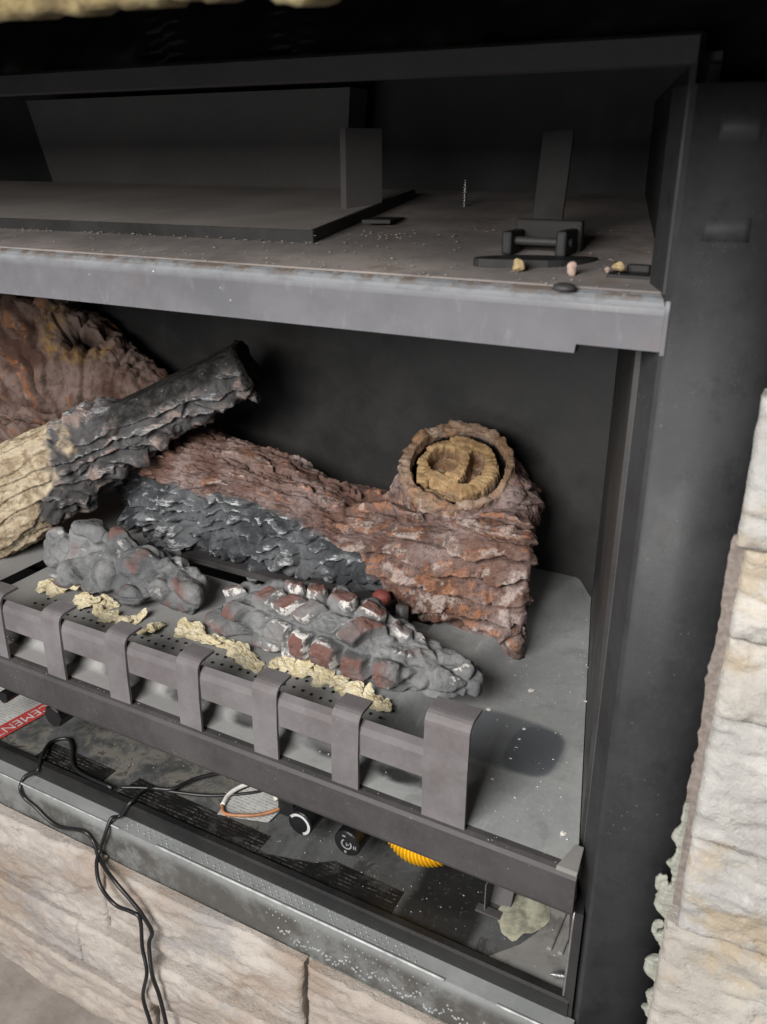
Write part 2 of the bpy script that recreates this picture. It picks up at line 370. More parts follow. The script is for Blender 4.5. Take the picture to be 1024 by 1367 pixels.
# ------------------------------------------------------------------ mesh helpers
def tag(o, label=None, cat=None, group=None, kind=None):
    if label: o['label'] = label
    if cat: o['category'] = cat
    if group: o['group'] = group
    if kind: o['kind'] = kind
    return o
def thing(name, label, cat, loc=(0, 0, 0), group=None):
    o = bpy.data.objects.new(name, None); COL.objects.link(o); o.location = loc; o.empty_display_size = .02
    return tag(o, label, cat, group)
def wpos(o):
    v = Vector(o.location)
    while o.parent: o = o.parent; v += Vector(o.location)
    return v
def link(name, me, mat, parent=None):
    o = bpy.data.objects.new(name, me); COL.objects.link(o)
    if mat: me.materials.clear(); me.materials.append(M[mat])
    if parent: o.parent = parent; o.location = -wpos(parent)
    return o
def mesh(name, verts, faces, mat, parent=None, smooth=False):
    me = bpy.data.meshes.new(name); me.from_pydata([tuple(map(float, v)) for v in verts], [], [tuple(map(int, f)) for f in faces]); me.update()
    bm = bmesh.new(); bm.from_mesh(me); bmesh.ops.recalc_face_normals(bm, faces=bm.faces); bm.to_mesh(me); bm.free()
    if smooth: me.shade_smooth()
    return link(name, me, mat, parent)
def from_bm(name, bm, mat, parent=None, smooth=False):
    bmesh.ops.recalc_face_normals(bm, faces=bm.faces)
    me = bpy.data.meshes.new(name); bm.to_mesh(me); bm.free()
    if smooth: me.shade_smooth()
    return link(name, me, mat, parent)
def bm_box(bm, lo, hi, bev=0., mtx=None):
    r = bmesh.ops.create_cube(bm, size=1.0); vs_ = r['verts']
    for v in vs_:
        v.co = Vector([lo[k]+(v.co[k]+.5)*(hi[k]-lo[k]) for k in range(3)])
    if mtx:
        for v in vs_: v.co = mtx @ v.co
    if bev:
        es = list({e for v in vs_ for e in v.link_edges})
        bmesh.ops.bevel(bm, geom=es, offset=bev, segments=2, profile=.5, affect='EDGES')
def box(name, lo, hi, mat, parent=None, bev=.001, mtx=None):
    bm = bmesh.new(); bm_box(bm, lo, hi, bev, mtx); return from_bm(name, bm, mat, parent)
def prism_x(name, prof, x0, x1, mat, parent=None, nx=1, jit=None, smooth=False):
    """closed YZ outline swept along X"""
    n = len(prof); V = []; F = []
    for i in range(nx+1):
        x = x0+(x1-x0)*i/nx
        for (y, z) in prof: V.append((x, y, z))
    for i in range(nx):
        for j in range(n):
            a = i*n+j; b_ = i*n+(j+1) % n; F.append((a, b_, b_+n, a+n))
    F.append(tuple(range(n))[::-1]); F.append(tuple(range(nx*n, nx*n+n)))
    if jit: V = [jit(v) for v in V]
    return mesh(name, V, F, mat, parent, smooth)
def prism_z(name, prof, z0, z1, mat, parent=None, smooth=False):
    n = len(prof); V = [(x, y, z0) for x, y in prof]+[(x, y, z1) for x, y in prof]
    F = [(j, (j+1) % n, (j+1) % n+n, j+n) for j in range(n)]+[tuple(range(n))[::-1], tuple(range(n, 2*n))]
    return mesh(name, V, F, mat, parent, smooth)
def frames(pts):
    P = np.array(pts, float); T = np.gradient(P, axis=0); T /= np.linalg.norm(T, axis=1)[:, None]
    a = np.array([0, 0, 1.]) if abs(T[0][2]) < .9 else np.array([1., 0, 0]); N = np.cross(T[0], a); N /= np.linalg.norm(N); Ns = [N]
    for k in range(1, len(P)):
        N = Ns[-1]-T[k]*(Ns[-1] @ T[k]); N /= np.linalg.norm(N)+1e-9; Ns.append(N)
    Ns = np.array(Ns); return P, T, Ns, np.cross(T, Ns)
def catmull(pts, n=8):
    P = [np.array(p, float) for p in pts]; P = [2*P[0]-P[1]]+P+[2*P[-1]-P[-2]]; out = []
    for i in range(1, len(P)-2):
        for k in range(n):
            t = k/n; a, b_, c, d = P[i-1:i+3]
            out.append(.5*((2*b_)+(-a+c)*t+(2*a-5*b_+4*c-d)*t*t+(-a+3*b_-3*c+d)*t**3))
    out.append(P[-2]); return np.array(out)
def tube_data(pts, rad, n=10):
    P, T, N, B = frames(pts); R = np.broadcast_to(rad, (len(P),)); V = []; F = []
    for k in range(len(P)):
        for j in range(n):
            a = 2*math.pi*j/n; V.append(P[k]+R[k]*(math.cos(a)*N[k]+math.sin(a)*B[k]))
    for k in range(len(P)-1):
        for j in range(n):
            a = k*n+j; b_ = k*n+(j+1) % n; F.append((a, b_, b_+n, a+n))
    F.append(tuple(range(n))[::-1]); F.append(tuple(range((len(P)-1)*n, len(P)*n)))
    return V, F
def tube(name, pts, rad, mat, parent=None, n=10, sub=8):
    V, F = tube_data(catmull(pts, sub) if sub else pts, rad, n); return mesh(name, V, F, mat, parent, True)
def loft(secs, n=40, power=2.3):
    """sections: (centre, axis_u*radius, axis_v*radius)"""
    V = []; F = []
    for c, u, v in secs:
        for j in range(n):
            a = 2*math.pi*j/n; ca, sa = math.cos(a), math.sin(a)
            ca = math.copysign(abs(ca)**(2/power), ca); sa = math.copysign(abs(sa)**(2/power), sa)
            V.append(np.array(c)+ca*np.array(u)+sa*np.array(v))
    for k in range(len(secs)-1):
        for j in range(n):
            a = k*n+j; b_ = k*n+(j+1) % n; F.append((a, b_, b_+n, a+n))
    F.append(tuple(range(n))[::-1]); F.append(tuple(range((len(secs)-1)*n, len(secs)*n)))
    return V, F
def ellipsoid(c, r, seed=0, n=14, rough=.12):
    V = []; F = []; rng = random.Random(seed); ph = [rng.uniform(0, 6) for _ in range(6)]
    V.append((0, 0, 1))
    for i in range(1, n):
        t = math.pi*i/n
        for j in range(2*n):
            p = math.pi*j/n; V.append((math.sin(t)*math.cos(p), math.sin(t)*math.sin(p), math.cos(t)))
    V.append((0, 0, -1)); m2 = 2*n
    for j in range(m2): F.append((0, 1+j, 1+(j+1) % m2))
    for i in range(n-2):
        for j in range(m2):
            a = 1+i*m2+j; b_ = 1+i*m2+(j+1) % m2; F.append((a, a+m2, b_+m2, b_))
    L = len(V)-1; o = 1+(n-2)*m2
    for j in range(m2): F.append((L, o+(j+1) % m2, o+j))
    out = []
    for v in V:
        k = 1+rough*(math.sin(3*v[0]+ph[0])+math.sin(4*v[1]+ph[1])+math.sin(3.5*v[2]+ph[2])); out.append(np.array(c)+np.array(r)*np.array(v)*k)
    return out, F
def remesh(parts, voxel, smooth=4):
    V = []; F = []
    for v, f in parts:
        o = len(V); V += list(v); F += [tuple(i+o for i in ff) for ff in f]
    me = bpy.data.meshes.new('tmp'); me.from_pydata([tuple(map(float, v)) for v in V], [], F); me.update()
    bm = bmesh.new(); bm.from_mesh(me); bmesh.ops.recalc_face_normals(bm, faces=bm.faces); bm.to_mesh(me); bm.free()
    o = bpy.data.objects.new('tmp', me); COL.objects.link(o)
    r = o.modifiers.new('r', 'REMESH'); r.mode = 'VOXEL'; r.voxel_size = voxel
    if smooth:
        s_ = o.modifiers.new('s', 'SMOOTH'); s_.factor = .5; s_.iterations = smooth
    dg = bpy.context.evaluated_depsgraph_get()
    out = bpy.data.meshes.new_from_object(o.evaluated_get(dg))
    bpy.data.objects.remove(o); bpy.data.meshes.remove(me)
    return out
def get_co(me):
    a = np.empty(len(me.vertices)*3); me.vertices.foreach_get('co', a); return a.reshape(-1, 3)
def get_no(me):
    a = np.empty(len(me.vertices)*3); me.vertex_normals.foreach_get('vector', a); return a.reshape(-1, 3)
def set_co(me, P): me.vertices.foreach_set('co', P.ravel()); me.update()
def set_mask(me, r, g_, b_, name='mask'):
    at = me.color_attributes.new(name, 'FLOAT_COLOR', 'POINT')
    at.data.foreach_set('color', np.stack([r, g_, b_, np.ones(len(r))], 1).astype(np.float32).ravel())
def set_float(me, a, name):
    at = me.attributes.new(name, 'FLOAT', 'POINT'); at.data.foreach_set('value', a.astype(np.float32))

# ================================================================== SETTING
hf = mesh('hearth_floor', *[((lambda nx, ny: ([(-1.7+2.4*i/nx, -1.0+.98*j/ny, .03+.004*math.sin(i*.9+j*.5)*math.sin(j*.8)) for j in range(ny+1) for i in range(nx+1)],
     [(j*(nx+1)+i, j*(nx+1)+i+1, (j+1)*(nx+1)+i+1, (j+1)*(nx+1)+i) for j in range(ny) for i in range(nx)]))(60, 24))[k] for k in (0, 1)], 'hearth', None, True)
tag(hf, kind='structure')

# ------------------------------------------------------------------ fireplace body
XL = -1.55
fp = thing('fireplace', 'black metal gas fireplace with open firebox, shelf and burner tray', 'fireplace', (-.75, .25, .30))
# right flange with rounded outer edge
prof = [(-.022, .034), (-.004, .002), (-.0005, 0)]+[(.002+.020*k/4, -.0005) for k in range(5)]
prof += [(.022+.046*math.sin(a), .0455-.046*math.cos(a)) for a in [math.radians(5*k) for k in range(1, 18)]]+[(.078, .06), (-.022, .06)]
o = prism_z('flange', prof, .20, 1.17, 'column', fp); tag(o, 'wide black upright flange at the right of the opening')
for pz in o.data.polygons: pz.use_smooth = len(pz.vertices) == 4 and -.0001 < pz.center.x < .0680 and pz.center.y < .045
def flange_y(x): return -.0005 if x < .022 else .0455-math.sqrt(.046**2-(x-.022)**2)
for (x0, x1, z0, z1) in ((.016, .040, 1.137, 1.153), (.014, .042, 1.079, 1.0935)):
    xs_ = [x0+(x1-x0)*k/8 for k in range(9)]
    prism_z('stamped_tab', [(x, flange_y(x)-.0003) for x in xs_]+[(x, flange_y(x)+.001) for x in xs_[::-1]], z0, z1, 'column', fp, True)
prism_z('jamb', [(-.0005, .0012), (-.0035, .004), (-.0232, .038), (-.020, .045), (-.002, .03)], .40, .9965, 'jamb', fp)
# firebox liner
def wall_x(y): return -.017-.2585*y
prism_z('firebox_side', [(wall_x(.040), .040), (wall_x(.52), .52), (wall_x(.52)+.01, .52), (wall_x(.040)+.008, .040)], .40, 1.0, 'liner', fp)
box('firebox_back', (XL, .505, .40), (.0, .515, 1.0), 'liner', fp)
box('firebox_side', (XL-.01, .0, .30), (XL, .52, 1.2), 'liner', fp)
# shelf with worn rounded edge
sp = [(0, .999), (0, 1.0300), (.0009, 1.0340), (.0030, 1.0378), (.0062, 1.0406), (.0105, 1.0424), (.45, 1.087), (.505, 1.0925), (.505, 1.012), (.012, 1.004), (.010, .999)]
def shelf_jit(v):
    x, y, z = v
    if z < 1.0 and x > -.062: z += .0065
    return (x, y, z)
V = []; xs = sorted([XL+(-.003-XL)*i/60 for i in range(61)]+[-.0625, -.0615])
n = len(sp); F = []
for x in xs:
    for (y, z) in sp: V.append(shelf_jit((x, y, z)))
for i in range(len(xs)-1):
    for j in range(n): a = i*n+j; b_ = i*n+(j+1) % n; F.append((a, b_, b_+n, a+n))
F.append(tuple(range(n))[::-1]); F.append(tuple(range((len(xs)-1)*n, len(xs)*n)))
shelf = mesh('shelf', V, F, 'shelf', fp); tag(shelf, 'mauve-grey shelf front across the fireplace, worn along its top edge with caught light painted in')
# worn bare edge of the shelf and dusty shelf floor
mesh('shelf_floor', [(XL, .012, 1.0440), (-.009, .012, 1.0440), (-.120, .455, 1.0884), (XL, .455, 1.0884), (XL, .0108, 1.0427), (-.006, .0108, 1.0427)],
     [(0, 1, 2, 3), (4, 5, 1, 0)], 'dusty', shelf)
box('weld_tab', (-.0030, -.0016, 1.003), (.0006, .004, 1.040), 'shelf', shelf, .0008)
# upper compartment
prism_x('hood_lip', [(-.002, 1.181), (-.002, 1.196), (.002, 1.1985), (.02, 1.1985), (.02, 1.194), (.004, 1.192), (.004, 1.184), (.02, 1.1835), (.02, 1.181)], XL, -.002, 'rail', fp)
prism_x('hood_ceiling', [(.018, 1.1842), (.018, 1.1935), (.50, 1.232), (.50, 1.222)], XL, -.004, 'dark', fp)
prism_z('hood_side', [(-.0065, .003), (-.019, .06), (wall_x(.46)+.01, .46), (wall_x(.46)+.02, .46), (-.004, .06), (-.0025, .003)], 1.0435, 1.184, 'dark', fp)
box('upper_back', (XL, .46, 1.07), (0, .47, 1.24), 'dark', fp)
# heat-exchanger duct: front panel with side flange, standing on a dusty plate
mesh('duct_panel', [(-1.02, .408, 1.083), (-.486, .394, 1.0818), (-.472, .386, 1.205), (-1.045, .398, 1.205), (-1.02, .44, 1.083), (-.486, .43, 1.0818), (-.472, .43, 1.205), (-1.045, .44, 1.205)],
     [(0, 1, 2, 3), (4, 5, 6, 7), (0, 1, 5, 4), (3, 2, 6, 7), (1, 2, 6, 5), (0, 3, 7, 4)], 'duct', fp)
prism_z('duct_post', [(-.4000, .2412), (-.3926, .2400), (-.3705, .2797), (-.3725, .2808), (-.3936, .2430), (-.3998, .2440)], 1.068, 1.156, 'duct', fp)
pl = mesh('duct_base_plate', [(XL, .082, 1.0605), (-.352, .108, 1.0635), (-.385, .385, 1.0905), (XL, .40, 1.0930), (XL, .082, 1.0504), (-.352, .108, 1.053), (-.385, .385, 1.080), (XL, .40, 1.0824)],
     [(0, 1, 2, 3), (4, 5, 6, 7), (0, 1, 5, 4), (1, 2, 6, 5), (2, 3, 7, 6), (3, 0, 4, 7)], 'plate', fp)
mesh('plate_edge', [(XL, .0795, 1.0500), (-.350, .1055, 1.0528), (-.350, .1055, 1.0648), (XL, .0795, 1.0618), (XL, .0815, 1.050), (-.350, .1085, 1.0528), (-.350, .1085, 1.0648), (XL, .0815, 1.0618)],
     [(0, 1, 2, 3), (4, 5, 6, 7), (3, 2, 6, 7), (1, 2, 6, 5)], 'liner', pl)
mesh('plate_edge', [(-.3495, .106, 1.0530), (-.382, .385, 1.0805), (-.382, .385, 1.0915), (-.3495, .106, 1.0650), (-.353, .106, 1.0530), (-.386, .385, 1.0805), (-.386, .385, 1.0915), (-.353, .106, 1.0650)],
     [(0, 1, 2, 3), (4, 5, 6, 7), (3, 2, 6, 7), (0, 3, 7, 4)], 'liner', pl)
prism_z('floor_tab', [(-.345, .19), (-.318, .20), (-.325, .245), (-.352, .24)], 1.066, 1.0695, 'dark', fp)
# damper: oval base plate, hinge, pin and upright arm
ov = [(-.122+.044*math.copysign(abs(math.cos(a))**.7, math.cos(a)), .078+.020*math.sin(a)+.02*math.cos(a)) for a in [2*math.pi*k/28 for k in range(28)]]
dm = prism_z('damper_base', ov, 1.0485, 1.0545, 'dark', fp); tag(dm, 'oval damper base plate on the shelf')
bm = bmesh.new(); bm_box(bm, (-.158, .094, 1.0535), (-.149, .134, 1.072), .002); bm_box(bm, (-.112, .094, 1.0535), (-.103, .134, 1.074), .002); bm_box(bm, (-.158, .126, 1.0535), (-.100, .134, 1.080), .002)
from_bm('hinge', bm, 'dark', dm)
tube('hinge_pin', [(-.160, .104, 1.0645), (-.13, .104, 1.0645), (-.101, .104, 1.0645)], .0034, 'rail', dm, 12, 2)
mtx = Matrix.Translation((-.136, .140, 1.058)) @ Matrix.Rotation(math.radians(-24), 4, 'X') @ Matrix.Rotation(math.radians(-4), 4, 'Y')
box('damper_arm', (-.0135, -.0015, 0), (.0135, .0015, .100), 'liner', dm, .0006, mtx)
bm = bmesh.new(); bm_box(bm, (-.056, .044, 1.047), (-.0215, .075, 1.0495), .0006); bm_box(bm, (-.0245, .044, 1.0495), (-.0220, .075, 1.075), .0006); bm_box(bm, (-.045, .058, 1.0495), (-.028, .066, 1.0555), .0015)
o = from_bm('angle_bracket', bm, 'dark', fp)
V, F = loft([((-.0745, -.0005+.0022*0, 1.0425), (.0088, 0, 0), (0, .0062, .0004)), ((-.0745, .0, 1.0450), (.0078, 0, 0), (0, .0055, .0003)), ((-.0745, .0003, 1.0463), (.005, 0, 0), (0, .0036, .0002))], 24, 2.0)
V = [(v[0], v[1]+.004, v[2]) for v in V]
mesh('rivet', V, F, 'rail', fp, True)

# ------------------------------------------------------------------ burner tray: one stamped sheet with the raised burner
nx, ny = 250, 130
gx = np.linspace(XL, .0, nx+1); gy = np.linspace(.004, .506, ny+1)
GX, GY = np.meshgrid(gx, gy)
GX = np.minimum(GX, wall_x(GY)-.001+.0*GX)
px = sst(-.232, -.262, GX-.22*(GY-.1))*sst(-.96, -.93, GX+.5*(GY-.1))
py = sst(.026, .056, GY)
GZ = .535+.030*px*py+.0008*fbm(np.stack([GX.ravel()*7, GY.ravel()*7, 0*GX.ravel()], 1), 3, 4).reshape(GX.shape)
V = np.stack([GX, GY, GZ], -1).reshape(-1, 3)
F = [(j*(nx+1)+i, j*(nx+1)+i+1, (j+1)*(nx+1)+i+1, (j+1)*(nx+1)+i) for j in range(ny) for i in range(nx)]
# the dark slot behind the ember bed
def in_slot(f):
    c = V[list(f)].mean(0); return (-.80 < c[0] < -.30 and .248+.04*(c[0]+.8) < c[1] < .275+.06*(c[0]+.8)) or (.088 < c[1] < .185 and -.902 < c[0] < -.872)
F = [f for f in F if not in_slot(f)]
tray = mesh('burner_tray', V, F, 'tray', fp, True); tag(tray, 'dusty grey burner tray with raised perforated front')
box('slot_well', (-.84, .23, .49), (-.26, .34, .495), 'soot_and_void', tray)
box('slot_well', (-1.0, .06, .49), (-.845, .225, .495), 'soot_and_void', tray)
# log rest plate behind the slot
prism_x('log_rest', [(.283, .562), (.283, .5685), (.286, .570), (.40, .572), (.40, .562)], -.795, -.36, 'rail', tray)
box('log_rest_tab', (-.775, .272, .560), (-.745, .2835, .574), 'rail', tray, .002)
# rows of gas ports
bm = bmesh.new(); rng = random.Random(3)
for k in range(44):
    for row in range(2):
        x = -.80+.0128*k+row*.0064; y = .0775+.017*row+.002*math.sin(k)
        if x > -.250: continue
        r = bmesh.ops.create_cone(bm, cap_ends=True, segments=10, radius1=.0021, radius2=.0021, depth=.0006)
        bmesh.ops.translate(bm, verts=r['verts'], vec=(x, y, .5656))
from_bm('port_holes', bm, 'hole', tray); bpy.data.objects['port_holes']['kind'] = 'stuff'
# pilot and red igniter bead seen through the gap under the stump
V, F = tube_data([(-.337, .272, .535), (-.337, .272, .56), (-.337, .272, .588)], .0085, 14); pil = mesh('pilot_tube', V, F, 'pilot', tray, True)
box('pilot_bracket', (-.328, .262, .536), (-.296, .288, .562), 'pilot', tray, .003)
V, F = ellipsoid((-.362, .262, .598), (.013, .012, .011), 5, 10, .06); mesh('igniter_bead', V, F, 'red_cap', tray, True)

# ------------------------------------------------------------------ front rail
rp = [(.006, .5335), (-.001, .5335), (-.006, .532), (-.0085, .528), (-.0085, .489), (-.006, .484), (.0, .482), (.012, .482), (.012, .486), (-.002, .49), (-.002, .527), (.006, .529)]
rail = prism_x('front_rail', rp, XL, -.0165, 'rail', fp); tag(rail, 'dark grey folded rail along the front of the burner tray')
mesh('corner_patch', [(-.036, -.0040, .5344), (-.0168, -.0040, .5344), (-.0200, .026, .5368), (-.028, .026, .5368), (-.0168, -.0075, .5325), (-.036, -.0075, .5325)], [(0, 1, 2, 3), (0, 1, 4, 5)], 'lowsheet', rail)
box('rail_closer', (XL, .012, .40), (-.02, .016, .486), 'dark', rail).hide_render = False
rail.children[-1].location.y += .24

# ------------------------------------------------------------------ lower control compartment
base = prism_x('base_floor', [(.010, .352), (.010, .360), (.34, .360), (.34, .352)], XL, -.014, 'floor_low', fp); tag(base, 'grimy black floor of the control compartment')
prism_x('base_lip', [(-.001, .335), (-.001, .3655), (.002, .3672), (.010, .3672), (.012, .364), (.012, .335)], XL, -.012, 'lip', base)
box('compartment_back', (XL, .26, .36), (-.02, .265, .53), 'dark', fp)
prism_z('compartment_side', [(-.016, .001), (-.044, .12), (-.08, .26), (-.070, .26), (-.036, .12), (-.008, .001)], .340, .482, 'dark', fp)
tube('side_rod', [(-.0185, .004, .352), (-.0188, .008, .40), (-.019, .014, .478)], .0016, 'zinc', fp, 8, 3)
# dusty bare patch, stamped grooves and the mortar splash at the right end of the floor
mesh('bare_floor_patch', [(-.018, .012, .3612), (-.105, .012, .3612), (-.078, .045, .3612), (-.066, .07, .3612), (-.078, .12, .3612), (-.046, .12, .3612)], [(0, 1, 2, 3, 4, 5)], 'lowsheet', base)
for k, x in enumerate((-.040, -.052)):
    box('stamped_rib', (x, .052, .3605), (x+.006, .125, .3645), 'lowsheet', base, .0018)
box('floor_bracket', (-.128, .066, .3605), (-.1265, .10, .40), 'duct', base, .0008)
mtx = Matrix.Translation((-.116, .082, .3605)) @ Matrix.Rotation(math.radians(-32), 4, 'X')
box('floor_bracket_face', (-.013, 0, 0), (.013, .0025, .050), 'rail', base, .0008, mtx)
box('floor_bracket_foot', (-.137, .0625, .3605), (-.108, .074, .3635), 'rail', base, .0008)
def splat(name, cx, cy, z, rx, ry, seed, h, mat, parent, warp=None):
    rng = random.Random(seed); ph = [rng.uniform(0, 6.28) for _ in range(6)]; n = 40; V = [(cx, cy, z+h)]; F = []
    for ring, (fr, hh) in enumerate(((.45, 1.), (.85, .8), (1., 0.))):
        for j in range(n):
            a = 2*math.pi*j/n; k = 1+.12*math.sin(2*a+ph[0])+.09*math.sin(3*a+ph[1])+.06*math.sin(5*a+ph[2])+.04*math.sin(9*a+ph[3])
            x, y = rx*fr*k*math.cos(a), ry*fr*k*math.sin(a)
            if warp: x, y = warp(x, y)
            V.append((cx+x, cy+y, z+h*hh*(1+.2*math.sin(4*a+ph[4]+ring))))
    for j in range(n): F.append((0, 1+j, 1+(j+1) % n))
    for r in range(2):
        for j in range(n): a = 1+r*n+j; b_ = 1+r*n+(j+1) % n; F.append((a, a+n, b_+n, b_))
    return mesh(name, V, F, mat, parent, True)
o = splat('mortar_splash', -.090, .088, .3618, .024, .044, 4, .0012, 'splash', None); tag(o, 'pale beige mortar splash on the compartment floor beside the flange', 'mortar splash')
# controls
def cyl_y(name, c, r, y0, y1, mat, parent, n=28, flute=0):
    V = []; F = []
    prof_ = [(y0, r*.93), (y0+.0015, r), (y1, r)]
    for (y, rr) in prof_:
        for j in range(n):
            a = 2*math.pi*j/n; q = rr*(1+(flute*(j % 2)))
            V.append((c[0]+q*math.cos(a), y, c[1]+q*math.sin(a)))
    for k in range(2):
        for j in range(n): a = k*n+j; b_ = k*n+(j+1) % n; F.append((a, b_, b_+n, a+n))
    F.append(tuple(range(n))); F.append(tuple(range(2*n, 3*n))[::-1])
    return mesh(name, V, F, mat, parent)
def arc_mark(name, c, r0, r1, y, a0, a1, parent, mat='white_print', n=16):
    V = []; F = []
    for k in range(n+1):
        a = math.radians(a0+(a1-a0)*k/n)
        for r in (r0, r1):
            V.append((c[0]+r*math.cos(a), y, c[1]+r*math.sin(a)))
    for k in range(n): F.append((2*k, 2*k+1, 2*k+3, 2*k+2))
    return mesh(name, V, F, mat, parent)
kc = (-.352, .4055); k1 = cyl_y('control_knob', kc, .0165, .042, .115, 'black_plastic', fp); tag(k1, 'black knob with a white arc on its face')
arc_mark('dial_mark', kc, .0112, .0148, .0414, -70, 150, k1)
kd = (-.288, .4045); k2 = cyl_y('control_knob', kd, .0170, .042, .115, 'black_plastic', fp); tag(k2, 'black knob with small white dial symbols')
arc_mark('dial_mark', kd, .0052, .0072, .0414, 120, 400, k2, 'faint_print')
for (dx, dz, wx, wz) in ((0, 0, .0012, .005), (.0018, 0, .0030, .0012), (.0098, -.001, .0016, .0044), (.0122, -.001, .0012, .0044), (-.003, .0108, .0042, .0016), (-.0015, -.0115, .003, .0026)):
    box('dial_mark', (kd[0]+dx-wx/2, .0412, kd[1]+dz-wz/2), (kd[0]+dx+wx/2, .0419, kd[1]+dz+wz/2), 'faint_print', k2, 0)
box('knob_stop', (-.266, .075, .410), (-.236, .080, .424), 'black_plastic', fp)
k3 = cyl_y('control_knob', (-.748, .424), .0165, .034, .115, 'black_plastic', fp, 8); tag(k3, 'plain black knob behind the red and white label')
k4 = cyl_y('igniter_button', (-.872, .404), .0095, .050, .12, 'black_plastic', fp, 20); tag(k4, 'small round black igniter button above the paper label')
box('valve_bar', (-.742, .080, .424), (-.640, .086, .440), 'black_plastic', fp)
# flat print on the floor of the compartment
def sheet(name, pts, z, mat, parent=None, th=.0007):
    n = len(pts); V = [(x, y, z) for x, y in pts]+[(x, y, z+th) for x, y in pts]
    return mesh(name, V, [tuple(range(n))[::-1], tuple(range(n, 2*n))]+[(j, (j+1) % n, (j+1) % n+n, j+n) for j in range(n)], mat, parent)
o = sheet('print_sticker', [(-.3107, .050), (-.2176, .047), (-.2165, .0135), (-.415, .0135), (-.330, .036)], .3608, 'print', base)
o = sheet('print_sticker', [(-.615, .050), (-.40, .046), (-.40, .0135), (-.62, .0135)], .3608, 'print', base)
o = sheet('print_sticker', [(-.775, .048), (-.655, .046), (-.655, .0135), (-.775, .0135)], .3608, 'print', base)
lab = thing('warning_label', 'grey paper label with a red band lettered REPLACEMENT on the compartment floor', 'label', (-.90, .06, .361))
sheet('paper', [(-1.10, .0135), (-.852, .0135), (-.840, .17), (-1.10, .17)], .3612, 'grey_print', lab)
ang = math.atan2(.080, .030)
# red band runs from the front edge back into the compartment
sheet('red_band', [(-.876, .0135), (-.8485, .0135), (-.828, .165), (-.8555, .165)], .3622, 'red', lab)
cu = bpy.data.curves.new('lettering', 'FONT'); cu.body = 'REPLACEMENT'; cu.size = .0235; cu.align_x = 'RIGHT'; cu.align_y = 'CENTER'; cu.space_character = 1.02
to = bpy.data.objects.new('tmp_text', cu); COL.objects.link(to)
dg = bpy.context.evaluated_depsgraph_get(); tm = bpy.data.meshes.new_from_object(to.evaluated_get(dg)); bpy.data.objects.remove(to)
tm.name = 'lettering'; Rz = Matrix.Translation((-.8615, .0165, .3634)) @ Matrix.Rotation(math.radians(-98), 4, 'Z'); tm.transform(Rz)
link('lettering', tm, 'white_print', lab)

# yellow corrugated gas hose: a bent tube with ribs
def hose():
    path = catmull([(-.262, .110, .452), (-.246, .084, .430), (-.220, .070, .416), (-.190, .072, .420), (-.166, .088, .438), (-.155, .11, .46)], 90)
    P, T, N, B = frames(path); R = []
    for k in range(len(P)): R.append(.0190+.0022*math.cos(2*math.pi*k/len(P)*44))
    V, F = tube_data(path, np.array(R), 20)
    o = mesh('gas_hose', V, F, 'yellow', None, True); tag(o, 'bright yellow corrugated gas hose bending out under the front rail', 'gas hose')
hose()
# ------------------------------------------------------------------ log grate (straps and crossbar)
gr = thing('log_grate', 'mauve-grey steel grate of upright straps along the burner front', 'grate', (-.46, .0, .534))
def strap(h, wd):
    th = .0032; prof_ = [(-.006, .536), (-.0055, .536+h*.5), (-.0035, .536+h*.86)]
    for k in range(6):
        a = math.radians(90*k/5); prof_.append((.0085-.012*math.cos(a), .536+h-.012+.012*math.sin(a)))
    prof_.append((.026, .536+h+.0005))
    inner = []
    for i, (y, z) in enumerate(prof_):
        y0, z0 = prof_[max(0, i-1)]; y1, z1 = prof_[min(len(prof_)-1, i+1)]; L = math.hypot(y1-y0, z1-z0); inner.append((y+th*(z1-z0)/L, z-th*(y1-y0)/L))
    full = prof_+inner[::-1]; n = len(full); m_ = len(prof_)
    bm = bmesh.new(); vs_ = []
    for x in (-wd/2, wd/2): vs_.append([bm.verts.new((x, y, z)) for y, z in full])
    for j in range(n): bm.faces.new((vs_[0][j], vs_[0][(j+1) % n], vs_[1][(j+1) % n], vs_[1][j]))
    for s_ in vs_:
        for j in range(m_-1): bm.faces.new((s_[j], s_[j+1], s_[n-2-j], s_[n-1-j]))
    # round the curled tip
    bmesh.ops.recalc_face_normals(bm, faces=bm.faces); me = bpy.data.meshes.new('strap'); bm.to_mesh(me); bm.free(); me.materials.append(M['bars']); return me
narrow = strap(.088, .031); wide = strap(.118, .0455)
for x in (-.982, -.878, -.774, -.6715, -.5665, -.4600, -.3570, -.2590):
    o = bpy.data.objects.new('strap', narrow); COL.objects.link(o); o.parent = gr; o.rotation_euler = (0, 0, math.radians(1.6*math.cos(x*91))); o.location = Vector((x, 0, 0))-gr.location
o = bpy.data.objects.new('strap', wide); COL.objects.link(o); o.parent = gr; o.location = Vector((-.1495, 0, 0))-gr.location
tag(o, 'wider and taller strap at the end of the grate')
prism_x('crossbar', [(-.0020, .578), (-.0015, .603), (.001, .610), (.008, .614), (.010, .612), (.004, .607), (.0025, .602), (.0020, .578)], -1.2, -.150, 'bars', gr)

